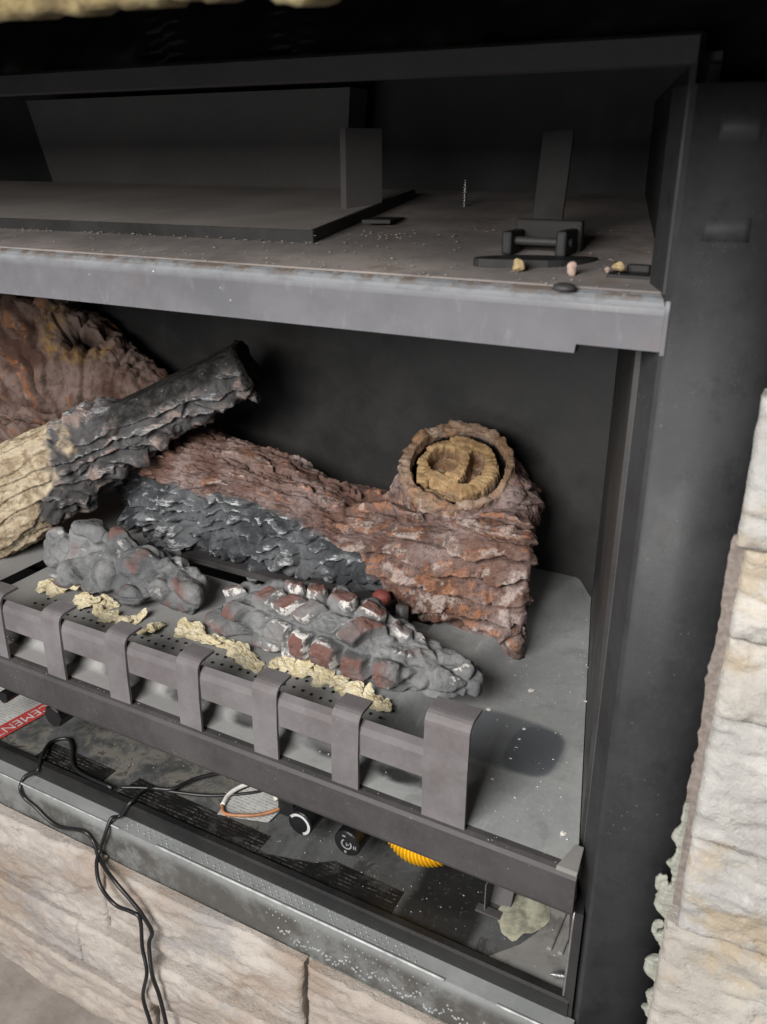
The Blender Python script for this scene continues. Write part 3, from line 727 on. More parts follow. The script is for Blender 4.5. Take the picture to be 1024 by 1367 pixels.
# ================================================================== LOGS
def sculpt_main():
    secs = []
    for (x, yc, zc, ry, rz) in ((-.895, .385, .640, .030, .040), (-.87, .380, .640, .055, .068), (-.80, .375, .648, .074, .082), (-.72, .372, .645, .078, .083), (-.62, .372, .638, .077, .076),
                                (-.53, .374, .624, .074, .062), (-.46, .380, .618, .074, .055), (-.40, .388, .622, .084, .055), (-.345, .390, .632, .092, .064), (-.30, .390, .622, .090, .074),
                                (-.25, .390, .622, .090, .088), (-.205, .388, .622, .088, .088), (-.182, .386, .618, .082, .082)):
        secs.append(((x, yc, zc), (0, -ry, 0), (0, 0, rz)))
    body = loft(secs, 48, 2.7)
    shoulder = ellipsoid((-.256, .412, .692), (.050, .052, .052), 3, 14, .05)
    body = ([np.array((v[0]-.42*max(0., v[1]-.315)*min(1., max(0., (v[0]+.36)/.16)), v[1], v[2])) for v in body[0]], body[1])
    # foot block at the stump base, front right corner
    shear = lambda vv: [np.array((v[0]-.42*max(0., v[1]-.315)*min(1., max(0., (v[0]+.36)/.16)), v[1], v[2])) for v in vv]
    foot = loft([((-.312, .372, .556), (0, -.066, 0), (0, 0, .026)), ((-.292, .372, .558), (0, -.076, 0), (0, 0, .034)), ((-.245, .370, .560), (0, -.076, 0), (0, 0, .036)), ((-.184, .368, .562), (0, -.070, 0), (0, 0, .038))], 24, 3)
    # neck with the sawn ring
    c = np.array((-.317, .388, .752)); nrm = np.array((.10, -.50, .86)); nrm /= np.linalg.norm(nrm)
    e1 = np.cross(np.array((0, 1., .2)), nrm); e1 = np.array((1., .0, 0))-nrm*nrm[0]; e1 /= np.linalg.norm(e1); e2 = np.cross(nrm, e1)
    nr, na = 34, 96; V = []; F = []
    def top_h(r, a):
        x, y = r*math.cos(a)/.053, r*math.sin(a)/.053
        h = .0022*math.sin(3*a)+.0014*math.sin(7*a+1)+.0008*math.sin(17*a)   # ragged rim
        pr = .0525+.002*math.sin(2*a+1)
        # groove, wider on the right, filled at the front
        gi, go = pr+.0006, .0615+.0060*max(0, math.cos(a+.35))
        fill = max(0., math.cos(a+1.75))**6
        if gi < r < go: return -.026*(1-fill)-.002
        if r <= gi:
            h = -.0065+.0012*math.sin(9*x+4*y)
            if ((x+.36)/.44)**2+((y-.14)/.44)**2 < 1 and x < .02: h = -.030
            if ((x-.32)/.32)**2+((y-.10)/.58)**2 < 1 and ((x-.05)/.22)**2+((y+.05)/.6)**2 > 1 and x > .16: h = -.032
            if y < -.55 and abs(x+.05) < .45: h -= .010*min(1, (-.55-y)*5)
        return h
    for k in range(nr+1):
        r = .0755*k/nr
        for j in range(na): a = 2*math.pi*j/na; V.append(c+e1*r*math.cos(a)+e2*r*math.sin(a)+nrm*top_h(r, a))
    for k in range(1, 9):
        r = .0755+.020*(k/8)**1.3
        for j in range(na): a = 2*math.pi*j/na; V.append(c+e1*r*math.cos(a)+e2*r*math.sin(a)-nrm*.075*k/8)
    tot = nr+9
    for k in range(tot-1):
        for j in range(na): a = k*na+j; b_ = k*na+(j+1) % na; F.append((a, b_, b_+na, a+na))
    F.append(tuple(range((tot-1)*na, tot*na)))
    F = [f for f in F if not (f[0] < na and len(f) == 4)]+[tuple([j]+[na+j, na+(j+1) % na]) for j in range(0)]
    V.append(c+nrm*-.004); ci = len(V)-1
    for j in range(na): F.append((ci, na+j, na+(j+1) % na))
    me = remesh([body, (shear(foot[0]), foot[1]), shoulder, (V, F)], .0016, 3)
    P = get_co(me); N = get_no(me)
    # carve the sawn ring exactly, as a height field over the cut
    d = P-c; hn = d @ nrm; x1 = d @ e1; y1 = d @ e2; R = np.hypot(x1, y1)
    sel = np.where((R < .0745) & (hn > -.05) & (N @ nrm > .25))[0]
    for i_ in sel:
        P[i_] += nrm*(top_h(R[i_], math.atan2(y1[i_], x1[i_]))-hn[i_])
    set_co(me, P); N = get_no(me)
    d = P-c; lr = d-np.outer(d @ nrm, nrm); R = np.linalg.norm(lr, axis=1); hn = d @ nrm
    ang_ = np.arctan2(lr @ e2, lr @ e1)
    tan = sst(.0560, .0545, R)*sst(-.04, -.03, hn)*sst(.016, .004, hn)
    rim = sst(.080, .074, R)*sst(-.018, -.002, hn)
    groove = sst(.0525, .0542, R)*sst(.0670, .0645, R)*sst(-.008, -.014, hn)*sst(-.06, -.045, hn)
    ringm = np.maximum(tan, sst(.078, .070, R)*sst(-.03, -.012, hn))
    zb = np.interp(P[:, 0], [-.90, -.80, -.64, -.51, -.44, -.39, -.355, -.33], [.668, .676, .676, .657, .634, .612, .586, .53])
    nz = fbm(P*np.array([14, 20, 30]), 4, 3)
    char = sst(.004, -.004, P[:, 2]-zb-.016*nz)*sst(.0, -.35, N[:, 1]+.15)*sst(.385, .36, P[:, 1])
    # overlapping horizontal bark plates
    q = P[:, 2]+.75*(P[:, 1]-.3)
    t = q/.034+1.5*fbm(P*np.array([5.0, 5.0, 9]), 3, 21)+.34*gn(P*np.array([26, 26, 36]), 5)+.15*gn(P*70, 6)
    cell = np.floor(t); fr = t-cell
    bx = P[:, 0]/.085+7*rnd(cell, cell*0, cell*0, 8)+.5*gn(P*30, 9); cb = np.floor(bx); pr = rnd(cell, cb, cell*0, 4)
    bfr = bx-cb; seam = sst(.0, .09, bfr)*sst(0, .05, 1-bfr)
    plate = (1-fr)**1.1*sst(0, .10, fr)*(.45+.9*pr)
    plate = plate*(.55+.45*seam)-.55*np.exp(-((np.minimum(fr, 1-fr))/.055)**2)*(.25+.9*pr)*sst(-.1, .25, gn(P*np.array([11, 11, 11]), 91)+.12)
    stumpm = sst(-.50, -.38, P[:, 0]); endf = np.maximum(sst(.10, .6, N[:, 0]), .8*sst(.68, .73, P[:, 2])*sst(-.34, -.28, P[:, 0]))
    cr = fbm(np.stack([P[:, 0]*9, q*34, 0*q], 1), 4, 71); crack = -sst(.10, .0, np.abs(cr))*(1-stumpm)
    hB = (.0085+.0165*stumpm)*(1-.66*endf)*plate+.0085*crack+.0065*fbm(P*np.array([28, 42, 42]), 5, 12)+.0026*fbm(P*np.array([110, 130, 130]), 4, 14)
    # charcoal crags
    Q = P*np.array([21, 31, 34])+.9*np.stack([gn(P*22, 31), gn(P*22, 32), gn(P*22, 33)], 1)
    f1, f2, cid = worley(Q, 6)
    crag = sst(0, .45, f2-f1)*(.3+1.0*cid)
    tc = q/.017+1.7*fbm(P*np.array([15, 13, 18]), 3, 41)+.30*gn(P*60, 44); fc = tc-np.floor(tc); stp = (1-fc)*sst(0, .12, fc)
    hC = -.010+.016*sst(.635, .57, P[:, 2])+.0150*crag+.0120*stp*(.4+cid)+.0048*fbm(P*55, 4, 17)
    h = hB*(1-char)+hC*char
    neckm = sst(.100, .082, R)*sst(-.040, -.022, hn); damp = 1-.82*np.maximum(ringm, neckm)
    h = h*damp+neckm*(1-ringm)*.0050*fbm(P*np.array([60, 60, 60]), 4, 29)+ringm*.0013*fbm(P*np.array([110, 110, 110]), 4, 19)+tan*.0006*np.sin(R*2100+2*fbm(P*40, 2, 3))+tan*sst(.030, .048, R)*.0003*np.sin(ang_*46+3*fbm(P*50, 2, 4))+rim*(1-tan)*.0035*fbm(P*70, 4, 23)
    low = sst(.578, .548, P[:, 2])*(1-char); h = h*(1-.55*low)+.002*low; topm = sst(.690, .715, P[:, 2]); h = np.where(topm > 0, np.minimum(h, .016-.010*topm), h)
    P2 = P+N*h[:, None]; P2[:, 2] = np.maximum(P2[:, 2], .5365); set_co(me, P2)
    relC = np.clip(.10+.62*(1-fc)**.8*sst(0, .12, fc)+.30*crag-.12+.35*fbm(P*24, 3, 88), 0, 1)
    rel = np.clip((1-char)*(hB+.003)/.014, 0, 1)+char*relC
    set_mask(me, rel, char, np.clip(np.maximum(tan*(1-.55*sst(-.010, -.020, hn)), .38*rim), 0, 1)*(1-groove)); set_float(me, groove, 'groove')  # tan turns browner in the cavities: recessed wood plus some painted shade
    me.shade_smooth(); me.name = 'ceramic_log'
    o = link('ceramic_log', me, 'log_main'); tag(o, 'long reddish-brown ceramic log with charred front and sawn stump knot at its right end', 'log', 'ceramic logs on the burner')
sculpt_main()

def sculpt_cross():
    A = np.array((-1.17, .09, .525)); B = np.array((-.655, .395, .850)); ax = (B-A); L = np.linalg.norm(ax); ax /= L
    sd = np.cross(ax, (0, 0, 1.)); sd /= np.linalg.norm(sd); upv = np.cross(sd, ax)
    secs = []
    for s_, r1, r2, off in ((0, .05, .05, 0), (.04, .07, .062, 0), (.14, .078, .072, 0), (.24, .076, .072, 0), (.33, .066, .064, .0), (.42, .058, .050, .002), (.50, .054, .042, .003), (.58, .052, .038, .002), (L-.006, .051, .036, 0), (L, .047, .031, 0)):
        secs.append((A+ax*s_+upv*off, sd*r1, upv*r2))
    me = remesh([loft(secs, 40, 3.4)], .0016, 2); P = get_co(me); N = get_no(me)
    d = P-A; s_ = d @ ax; a = d @ sd; b_ = d @ upv
    nz = fbm(P*18, 4, 2)
    beige = sst(.012, -.012, s_-(.362+.75*(b_)+.0*a)-.07*nz)      # pale wood at the lower end
    flat = sst(.44, .49, s_+.03*nz)*sst(-.012, .004, b_*.8-a*.25+.008*nz)   # smooth burnt-black upper side
    endm = sst(L-.012, L-.004, s_)
    # crags on the charred middle
    Q = np.stack([s_*18, a*28, b_*30], 1)+.8*np.stack([gn(P*25, 1), gn(P*25, 2), gn(P*25, 3)], 1)
    f1, f2, cid = worley(Q, 16)
    tt = (b_+.25*s_)/.024+1.4*fbm(np.stack([s_*9, a*20, b_*20], 1), 3, 8)+.3*gn(P*80, 4); fr = tt-np.floor(tt); plate = (1-fr)*sst(0, .12, fr)
    hC = .0135*sst(0, .45, f2-f1)*(.3+cid)+.0095*plate+.0048*fbm(P*50, 4, 9)-.004
    t2 = np.arctan2(b_, a)*3.4+1.2*fbm(np.stack([s_*6, a*16, b_*16], 1), 4, 5); fr2 = t2-np.floor(t2)
    hW = .006*(1-fr2)*sst(0, .1, fr2)+.0055*fbm(np.stack([s_*35, a*80, b_*80], 1), 4, 6)+.002*fbm(P*150, 3, 7)
    hF = -.004+.0012*fbm(P*90, 3, 10)+.003*sst(.5, .7, fbm(P*np.array([20, 20, 20]), 2, 12))
    h = hC*(1-beige)+hW*beige; h = h*(1-flat)+hF*flat; h = h*(1-endm)+endm*.005*fbm(P*60, 4, 30)
    set_co(me, P+N*h[:, None])
    relC = np.clip(.14+.60*plate+.35*sst(0, .45, f2-f1)*cid+.30*fbm(P*24, 3, 88), 0, 1)
    rel = relC*(1-beige)+np.clip((hW+.002)/.012, 0, 1)*beige
    set_mask(me, rel, beige, np.clip(np.maximum(flat, endm), 0, 1)); me.shade_smooth(); me.name = 'ceramic_log'
    o = link('ceramic_log', me, 'log_cross'); tag(o, 'leaning ceramic log, pale wood at its lower end and burnt black at its upper end', 'log', 'ceramic logs on the burner')
sculpt_cross()

def sculpt_rear():
    secs = []
    for (x, yc, zc, ry, rz) in ((-1.42, .40, .77, .05, .08), (-1.38, .40, .775, .085, .115), (-1.26, .405, .785, .09, .120), (-1.14, .41, .800, .085, .112), (-1.05, .415, .800, .075, .098), (-.97, .42, .782, .062, .080), (-.90, .425, .765, .05, .060), (-.845, .43, .752, .038, .042), (-.815, .432, .748, .022, .026)):
        secs.append(((x, yc, zc), (0, -ry, 0), (0, 0, rz)))
    stump = loft([((-1.13, .41, .79), (.075, 0, 0), (0, .07, 0)), ((-1.10, .405, .86), (.070, 0, 0), (0, .06, 0)), ((-1.075, .40, .912), (.056, 0, 0.0), (0, .050, 0))], 30, 2.2)
    prop = loft([((-1.25, .42, .54), (.06, 0, 0), (0, .05, 0)), ((-1.2, .42, .62), (.08, 0, 0), (0, .055, 0)), ((-1.15, .42, .72), (.09, 0, 0), (0, .06, 0))], 20, 2.2)
    me = remesh([loft(secs, 40, 2.3), stump, prop], .0020, 4); P = get_co(me); N = get_no(me)
    # ridges fan down from the knot towards lower right
    c = np.array((-1.02, .36, .94)); dx = P[:, 0]-c[0]; dz = P[:, 2]-c[2]
    th = np.arctan2(dx, -dz)
    t = (dx*.82+dz*.52-1.2*dx*dz)/.030+2.2*fbm(P*np.array([6, 6, 5]), 3, 50)+.40*gn(P*26, 51); fr = t-np.floor(t)
    rid = np.minimum(1, 1.6*(1-np.abs(2*fr-1)**1.5))*(.5+.6*rnd(np.floor(t), np.floor(t)*0, np.floor(t)*0, 77))
    br = P[:, 2]/.11+4*rnd(np.floor(t), np.floor(t)*0, np.floor(t)*0, 3); bfr = br-np.floor(br)
    amp_ = .35+.65*sst(-.93, -1.02, P[:, 0])
    h = .020*amp_*rid*(.45+.55*np.sin(np.pi*bfr)**.6)+(.0085+.006*(1-amp_))*fbm(P*np.array([40, 40, 22]), 5, 52)+.0014*fbm(P*130, 3, 53)-.008
    hol = np.exp(-(((P[:, 0]+.985)/.035)**2+((P[:, 2]-.872)/.030)**2))*sst(0., -.3, N[:, 1])
    h -= .035*hol
    edge = np.clip(np.exp(-((np.sqrt(((P[:, 0]+.985)/.05)**2+((P[:, 2]-.872)/.042)**2)-1.0)/.22)**2), 0, 1)
    set_co(me, P+N*h[:, None]); set_mask(me, np.clip((h+.004)/.018, 0, 1), np.clip(hol*1.3-.25, 0, 1), edge*sst(0, -.3, N[:, 1]))
    me.shade_smooth(); me.name = 'ceramic_log'
    o = link('ceramic_log', me, 'log_rear'); tag(o, 'brown ceramic log with twisted ridges behind the leaning log, darkened by painted shade', 'log', 'ceramic logs on the burner')
sculpt_rear()

def sculpt_ember_left():
    rng = random.Random(11); parts = []
    core = loft([((-.850, .190, .590), (0, .022, 0), (0, 0, .022)), ((-.80, .185, .595), (0, .035, 0), (0, 0, .034)), ((-.72, .178, .592), (0, .036, 0), (0, 0, .030)), ((-.64, .172, .590), (0, .034, 0), (0, 0, .028)), ((-.60, .170, .588), (0, .030, 0), (0, 0, .026)), ((-.590, .17, .586), (0, .02, 0), (0, 0, .018))], 24, 2.2)
    parts.append(core)
    for (x, y, z, r) in ((-.838, .172, .606, .034), (-.792, .190, .632, .034), (-.785, .148, .592, .032), (-.735, .182, .622, .036), (-.735, .146, .592, .032),
                         (-.682, .172, .612, .038), (-.668, .146, .588, .030), (-.632, .168, .600, .034), (-.612, .158, .588, .027), (-.800, .21, .60, .03), (-.69, .215, .595, .03)):
        parts.append(ellipsoid((x, y, z), (r*1.05, r*.95, r*.88), int(-x*1000), 12, .13))
    me = remesh(parts, .0015, 4); P = get_co(me); P[:, 2] = .565+(P[:, 2]-.565)*.84; set_co(me, P); N = get_no(me)
    f1, f2, cid = worley(P*np.array([21, 21, 21])+.40*np.stack([gn(P*30, 1), gn(P*30, 2), gn(P*30, 3)], 1), 3)
    h = .0085*sst(0, .42, f2-f1)*(.5+.7*cid)+.0034*fbm(P*26, 3, 5)+.0013*fbm(P*95, 4, 6)-.005
    P2 = P+N*h[:, None]; P2[:, 2] = np.maximum(P2[:, 2], .566); set_co(me, P2)
    red = sst(.08, .28, gn(P*24, 8))*sst(.1, .3, f2-f1)
    set_mask(me, np.clip((h+.004)/.012, 0, 1), red*.8, .55*sst(.55, .85, np.abs(fbm(P*28, 3, 9))*2.2)*sst(.35, .15, np.abs(f2-f1-.15)*2))
    me.shade_smooth(); me.name = 'ember_log'
    o = link('ember_log', me, 'log_ember'); tag(o, 'lumpy grey ember log beside the foot of the leaning log', 'log', 'ember logs on the raised burner')
sculpt_ember_left()

def sculpt_ember_right():
    secs = []
    for (x, yc, zc, ry, rz) in ((-.550, .172, .582, .015, .014), (-.540, .172, .588, .034, .026), (-.50, .172, .596, .044, .036), (-.44, .170, .602, .052, .044), (-.38, .168, .606, .055, .049), (-.33, .166, .602, .053, .046), (-.285, .164, .590, .044, .036), (-.25, .166, .580, .034, .027), (-.215, .170, .578, .028, .024), (-.196, .174, .577, .022, .018), (-.190, .174, .577, .012, .010)):
        secs.append(((x, yc, zc), (0, -ry, 0), (0, 0, rz)))
    me = remesh([loft(secs, 40, 2.2)], .0014, 3); P = get_co(me); P[:, 2] = .565+(P[:, 2]-.565)*.86; set_co(me, P); N = get_no(me)
    th = np.arctan2(P[:, 2]-.585, -(P[:, 1]-.185))
    w_ = np.stack([gn(P*20, 1), gn(P*20, 2), gn(P*20, 3)], 1)
    # blocky ember segments set in rows on the front, a smooth grey back
    u0 = P[:, 0]*27+.45*np.sin(th*3+1)+.30*w_[:, 0]; v0 = th*1.75+2.2*P[:, 0]+.26*w_[:, 1]
    row = np.floor(v0); u1 = u0+.5*rnd(row, row*0, row*0, 5)+.5*row; cl = np.floor(u1); cid = rnd(row, cl, row*0, 9)
    uf, vf = u1-cl, v0-row
    ex_, ey_ = np.minimum(uf, 1-uf)*1.0, np.minimum(vf, 1-vf)*1.0
    f1 = 0*uf; f2 = np.minimum(np.minimum(ex_, ey_), .62*(ex_+ey_)-.06)+.05*gn(P*60, 15)
    front = sst(1.75, 1.35, th)*sst(-.20, .15, th+.25)*sst(-.235, -.30, P[:, 0])
    blk = sst(.03, .30, f2-f1)
    has = sst(.12, .22, cid)
    h = front*(.0195*sst(.015, .20, f2-f1)*has*(.5+.6*cid)-.009+.0026*blk*fbm(P*70, 4, 61))
    rib = np.sin(P[:, 0]*130+4*th+2*gn(P*12, 7)); h += (1-front)*.0035*rib*sst(-.20, -.26, P[:, 0])
    craggy = sst(-.31, -.26, P[:, 0]); f1b, f2b, cb = worley(P*np.array([30, 38, 38])+.6*w_, 9)
    h += craggy*(.007*sst(0, .4, f2b-f1b)*(.4+cb)-.002)
    h += .0028*fbm(P*40, 4, 4)+.0015*fbm(P*130, 3, 6)
    P2 = P+N*h[:, None]; P2[:, 2] = np.maximum(P2[:, 2], .5665); set_co(me, P2)
    red = front*sst(.10, .22, f2-f1)*has*sst(.2, .4, cid)*sst(-.5, .1, gn(P*26, 44))
    white = front*has*np.exp(-((f2-f1-.14)/.07)**2)*sst(-.20, .15, gn(P*20, 12)+.2*N[:, 0]+.35*N[:, 2]-.1)
    white = np.maximum(white, craggy*.75*sst(.25, .5, fbm(P*35, 3, 19)))
    set_mask(me, np.clip((h+.004)/.014, 0, 1)*.8, red, white); me.shade_smooth(); me.name = 'ember_log'
    o = link('ember_log', me, 'log_ember'); tag(o, 'grey ember log with red-brown blocks and white ash, nearest the wide grate strap', 'log', 'ember logs on the raised burner')
sculpt_ember_right()

# ------------------------------------------------------------------ yellow ember wool tufts
def wool(cx, cy, L, wd, hgt, rot, seed, label):
    L *= 1.18; wd *= 1.25
    """a torn tuft: a few overlapping crumpled flakes"""
    rng = random.Random(seed); V = []; F = []; n = max(2, int(round(L/.017)))
    for k in range(n):
        t = (k+.5)/n-.5+rng.uniform(-.08, .08)
        ox, oy = t*L*math.cos(rot)-rng.uniform(-.15, .15)*wd*math.sin(rot), t*L*math.sin(rot)+rng.uniform(-.18, .18)*wd
        rx, ry = L/n*rng.uniform(.6, 1.0), wd*rng.uniform(.38, .62); ph = [rng.uniform(0, 6.28) for _ in range(6)]
        lift = rng.uniform(.0, .30)*hgt; tx, ty = rng.uniform(-.35, .35), rng.uniform(-.2, .6); th = .0022; nr_, na_ = 9, 34; o_ = len(V); q = []
        for i in range(nr_+1):
            for j in range(na_):
                a = 2*math.pi*j/na_; e = 1+.16*math.sin(2*a+ph[0])+.14*math.sin(3*a+ph[1])+.10*math.sin(5*a+ph[2])+.07*math.sin(8*a+ph[3]); r = i/nr_
                q.append((ox+rx*r*e*math.cos(a), oy+ry*r*e*math.sin(a), r))
        q = np.array(q); W = np.stack([q[:, 0]+cx, q[:, 1]+cy, 0*q[:, 0]+k*.7], 1)
        z = .004+lift+tx*(q[:, 0]-ox)+ty*(q[:, 1]-oy)+.0058*fbm(W*np.array([60, 60, 1]), 4, seed+k)+.0016*fbm(W*np.array([330, 330, 1]), 2, seed+k+5)+hgt*.16*(1-q[:, 2]**2)-.001*q[:, 2]
        top = np.stack([q[:, 0], q[:, 1], np.maximum(z, .0012)], 1); bot = top.copy(); bot[:, 2] = np.maximum(bot[:, 2]-.0013, .0002)
        V += top.tolist()+bot.tolist(); m_ = len(top)
        for i in range(nr_):
            for j in range(na_):
                a = o_+i*na_+j; b_ = o_+i*na_+(j+1) % na_; F += [(a, b_, b_+na_, a+na_), (a+m_, a+na_+m_, b_+na_+m_, b_+m_)]
        for j in range(na_): a = o_+nr_*na_+j; b_ = o_+nr_*na_+(j+1) % na_; F.append((a, b_, b_+m_, a+m_))
    o = mesh('ember_wool', V, F, 'wool', None); o.location = (cx, cy, .565); tag(o, label, 'ember wool', 'yellow ember wool along the burner ports')
tufts = [(-.800, .122, .050, .026, .014, .2, 'large curled yellow wool tuft at the far left end of the row'),
 (-.742, .112, .034, .022, .012, -.2, 'yellow wool tuft below the middle of the lumpy grey ember log'),
 (-.713, .118, .024, .018, .012, .4, 'small yellow wool tuft tucked against the lumpy grey ember log'),
 (-.683, .098, .030, .018, .010, -.1, 'pale flat yellow wool flake lying on the gas ports'),
 (-.652, .104, .026, .022, .013, .9, 'folded yellow wool flake standing near the second visible strap'),
 (-.606, .094, .020, .024, .014, 1.2, 'upright yellow wool flake below the right end of the lumpy ember log'),
 (-.562, .112, .028, .019, .012, .2, 'yellow wool tuft in the gap between the two ember logs'),
 (-.530, .112, .034, .018, .012, .0, 'yellow wool tuft at the left tip of the red-brown ember log'),
 (-.492, .112, .036, .020, .014, -.1, 'pale yellow wool tuft before the left half of the red-brown ember log'),
 (-.458, .098, .030, .020, .012, -.4, 'yellow wool tuft just above the middle strap of the grate'),
 (-.405, .110, .044, .024, .014, .0, 'thick yellow wool tuft starting the right-hand row'),
 (-.360, .112, .040, .020, .014, .0, 'yellow wool tuft in the middle of the right-hand row'),
 (-.325, .104, .030, .020, .013, -.2, 'clumped yellow wool tuft near the right end of the row'),
 (-.297, .101, .018, .014, .010, .3, 'tiny yellow wool tuft between two larger ones near the row end'),
 (-.272, .094, .026, .020, .012, -.1, 'pale yellow wool tuft at the very right end of the row')]
for k, (x, y, L, wd, hg, r, lb) in enumerate(tufts): wool(x, y, L, wd, hg, r, 5+k, lb)

# ================================================================== MASONRY
def stone(name, x0, x1, z0, z1, yb, yf, mat, parent, seed, amp=.006, tilt=0., cham=.004, nx=None, nz=None):
    """split-face block: rough front (towards -Y), cut sides"""
    nx = nx or max(8, int((x1-x0)/.0032)); nz = nz or max(8, int((z1-z0)/.0032)); rng = random.Random(seed)
    us = np.linspace(0, 1, nx+1); vs_ = np.linspace(0, 1, nz+1); U, W = np.meshgrid(us, vs_)
    X = x0+(x1-x0)*U; Z = z0+(z1-z0)*W
    p = np.stack([X.ravel()*1.0, Z.ravel()*1.8, X.ravel()*0+seed*3.7], 1)
    st = fbm(np.stack([p[:, 0]+.35*p[:, 1], p[:, 1]-.25*p[:, 0], p[:, 2]], 1)*np.array([6, 11, 1]), 4, seed); lay = st*2.2; step = (np.floor(lay)+sst(.6, 1., lay-np.floor(lay)))/2.2
    h = amp*(1.5*step+.9*fbm(p*np.array([12, 14, 1]), 3, seed+1)+.60*fbm(p*np.array([70, 80, 1]), 4, seed+2)); h = h.reshape(X.shape)
    w1, w2, wc = worley(np.stack([p[:, 0]*11+.5*gn(p*13, 2), p[:, 1]*10+.5*gn(p*13, 3), 0*p[:, 0]+.5], 1), seed); h = h+(amp*1.5*(wc-.5)*sst(0, .10, w2-w1)).reshape(X.shape)
    ed = np.minimum(np.minimum(U*(x1-x0), (1-U)*(x1-x0)), np.minimum(W*(z1-z0), (1-W)*(z1-z0)))
    Y = yf-h+tilt*(W-.5)+1.6*cham*np.exp(-ed/.0022)
    ex = .0014*fbm(np.stack([Z.ravel()*40, 0*Z.ravel()+seed, 0*Z.ravel()], 1), 3, 5).reshape(X.shape); ez = .0016*fbm(np.stack([X.ravel()*26, 0*X.ravel()+seed, 0*X.ravel()], 1), 4, 6).reshape(X.shape)
    X = X+ex; Z = Z+ez
    V = np.stack([X, Y, Z], -1).reshape(-1, 3).tolist(); F = [(j*(nx+1)+i, j*(nx+1)+i+1, (j+1)*(nx+1)+i+1, (j+1)*(nx+1)+i) for j in range(nz) for i in range(nx)]
    # skirt to the back
    loop = [i for i in range(nx+1)]+[j*(nx+1)+nx for j in range(1, nz+1)]+[nz*(nx+1)+i for i in range(nx-1, -1, -1)]+[j*(nx+1) for j in range(nz-1, 0, -1)]
    o_ = len(V); V += [(V[i][0], yb, V[i][2]) for i in loop]; n = len(loop)
    F += [(loop[k], o_+k, o_+(k+1) % n, loop[(k+1) % n]) for k in range(n)]; F.append(tuple(range(o_, o_+n)))
    o = mesh(name, V, F, mat, parent)
    me = o.data
    for pz in me.polygons: pz.use_smooth = len(pz.vertices) == 4 and pz.index < nx*nz
    return o
rw = thing('stone_wall', 'cream split-face stone cladding beside the black flange', 'stone wall', (.15, -.02, .2))
for k, (x0, z0, z1, yf, tl) in enumerate(((.0670, .885, .99, -.034, .003), (.0725, .8165, .8838, -.030, -.002), (.0720, .7515, .8155, -.030, .004), (.0715, .6365, .7505, -.031, .003), (.0725, .5425, .6355, -.033, -.004), (.0640, .4000, .5415, -.038, .004), (.062, .25, .398, -.036, 0))):
    stone('stone', x0, .42, z0, z1, -.004, yf, 'stone_cream', rw, 60+k, .0048, tl)
# brown backing strip with torn edge
V = []; rng = random.Random(8); nb = 90
for k in range(nb+1):
    z = .40+.485*k/nb; e = .0630+rng.uniform(-.0006, .0006)+.0008*math.sin(k*.35)-(.0015 if rng.random() < .12 else 0)
    V += [(e, -.0062, z), (.085, -.0062, z), (e, -.0030, z), (.085, -.003, z)]
F = []
for k in range(nb): a = 4*k; F += [(a, a+1, a+5, a+4), (a+2, a+6, a+7, a+3), (a, a+4, a+6, a+2)]
mesh('backing_strip', V, F, 'backer', rw)
def lump(name, c, r, seed, mat, parent, amp=.005):
    me = remesh([ellipsoid((0, 0, 0), r, seed, 12, .15), ellipsoid((r[0]*.5, 0, r[2]*.5), (r[0]*.8, r[1]*.8, r[2]*.6), seed+1, 10, .2)], .0012, 1); P = get_co(me); N = get_no(me); W = P+np.array(c)
    set_co(me, W+N*(amp*fbm(W*95, 4, seed)+.4*amp*fbm(W*300, 2, seed))[:, None]); me.name = name; me.shade_smooth(); return link(name, me, mat, parent)
V = []; F = []; nb = 150; zz = np.linspace(.395, .650, nb+1)
nz1 = fbm(np.stack([zz*38, 0*zz, 0*zz], 1), 4, 7); nz2 = fbm(np.stack([zz*170, 0*zz+3, 0*zz], 1), 3, 8)
wid = np.clip(.0042*sst(-.2, .35, nz1)*2.6*sst(.66, .57, zz)+.0016*nz2+.0008, .0004, .0125)
for k in range(nb+1):
    z = zz[k]; xr = .0655; xl = .0628-wid[k]; t = .0030+.0025*abs(nz2[k])
    for (fx, fy) in ((0, .2), (.12, .8), (.5, 1.0+.3*nz1[k]), (1, .7)): V.append((xl+(xr-xl)*fx, -.0040-t*fy, z))
    V.append((xr, -.001, z)); V.append((xl+.001, -.001, z))
for k in range(nb):
    for j in range(6): a = 6*k+j; b_ = 6*k+(j+1) % 6; F.append((a, b_, b_+6, a+6))
mesh('torn_mortar', V, F, 'mortar', rw)
for k, (x, z, rx, rz) in enumerate(((.0540, .557, .0050, .0100), (.0550, .507, .0042, .0070))):
    lump('mortar_lump', (x, -.004, z), (rx, .0030, rz), 20+k, 'mortar', rw, .0035)
# stone face of the hearth below the flashing
hw = thing('hearth_face', 'pinkish beige split stone facing below the galvanised flashing', 'stone facing', (-.6, -.03, .03))
for k, (x0, x1, z0, z1, yf, am, tl) in enumerate(((-1.7, -.612, .176, .291, -.043, .0036, .004), (-.608, -.302, .182, .287, -.041, .0036, .003), (-.298, .06, .150, .286, -.040, .0040, .003))):
    stone('stone', x0, x1, z0, z1, -.0225, yf, 'stone_pink', hw, 80+k, am, tl, .003)
for k, (x0, x1, z0, z1, yf) in enumerate(((-1.7, -.66, .104, .174, -.054), (-.657, -.304, .108, .180, -.0565), (-.300, .06, .104, .148, -.052), (-1.7, -.53, .020, .102, -.063), (-.527, .06, .020, .106, -.060))):
    stone('stone', x0, x1, z0, z1, -.0225, yf, 'stone_pink', hw, 90+k, .0036, .002, .003)
box('mortar_bed', (-1.7, -.0225, .0), (.06, -.0205, .285), 'mortar', hw, 0)
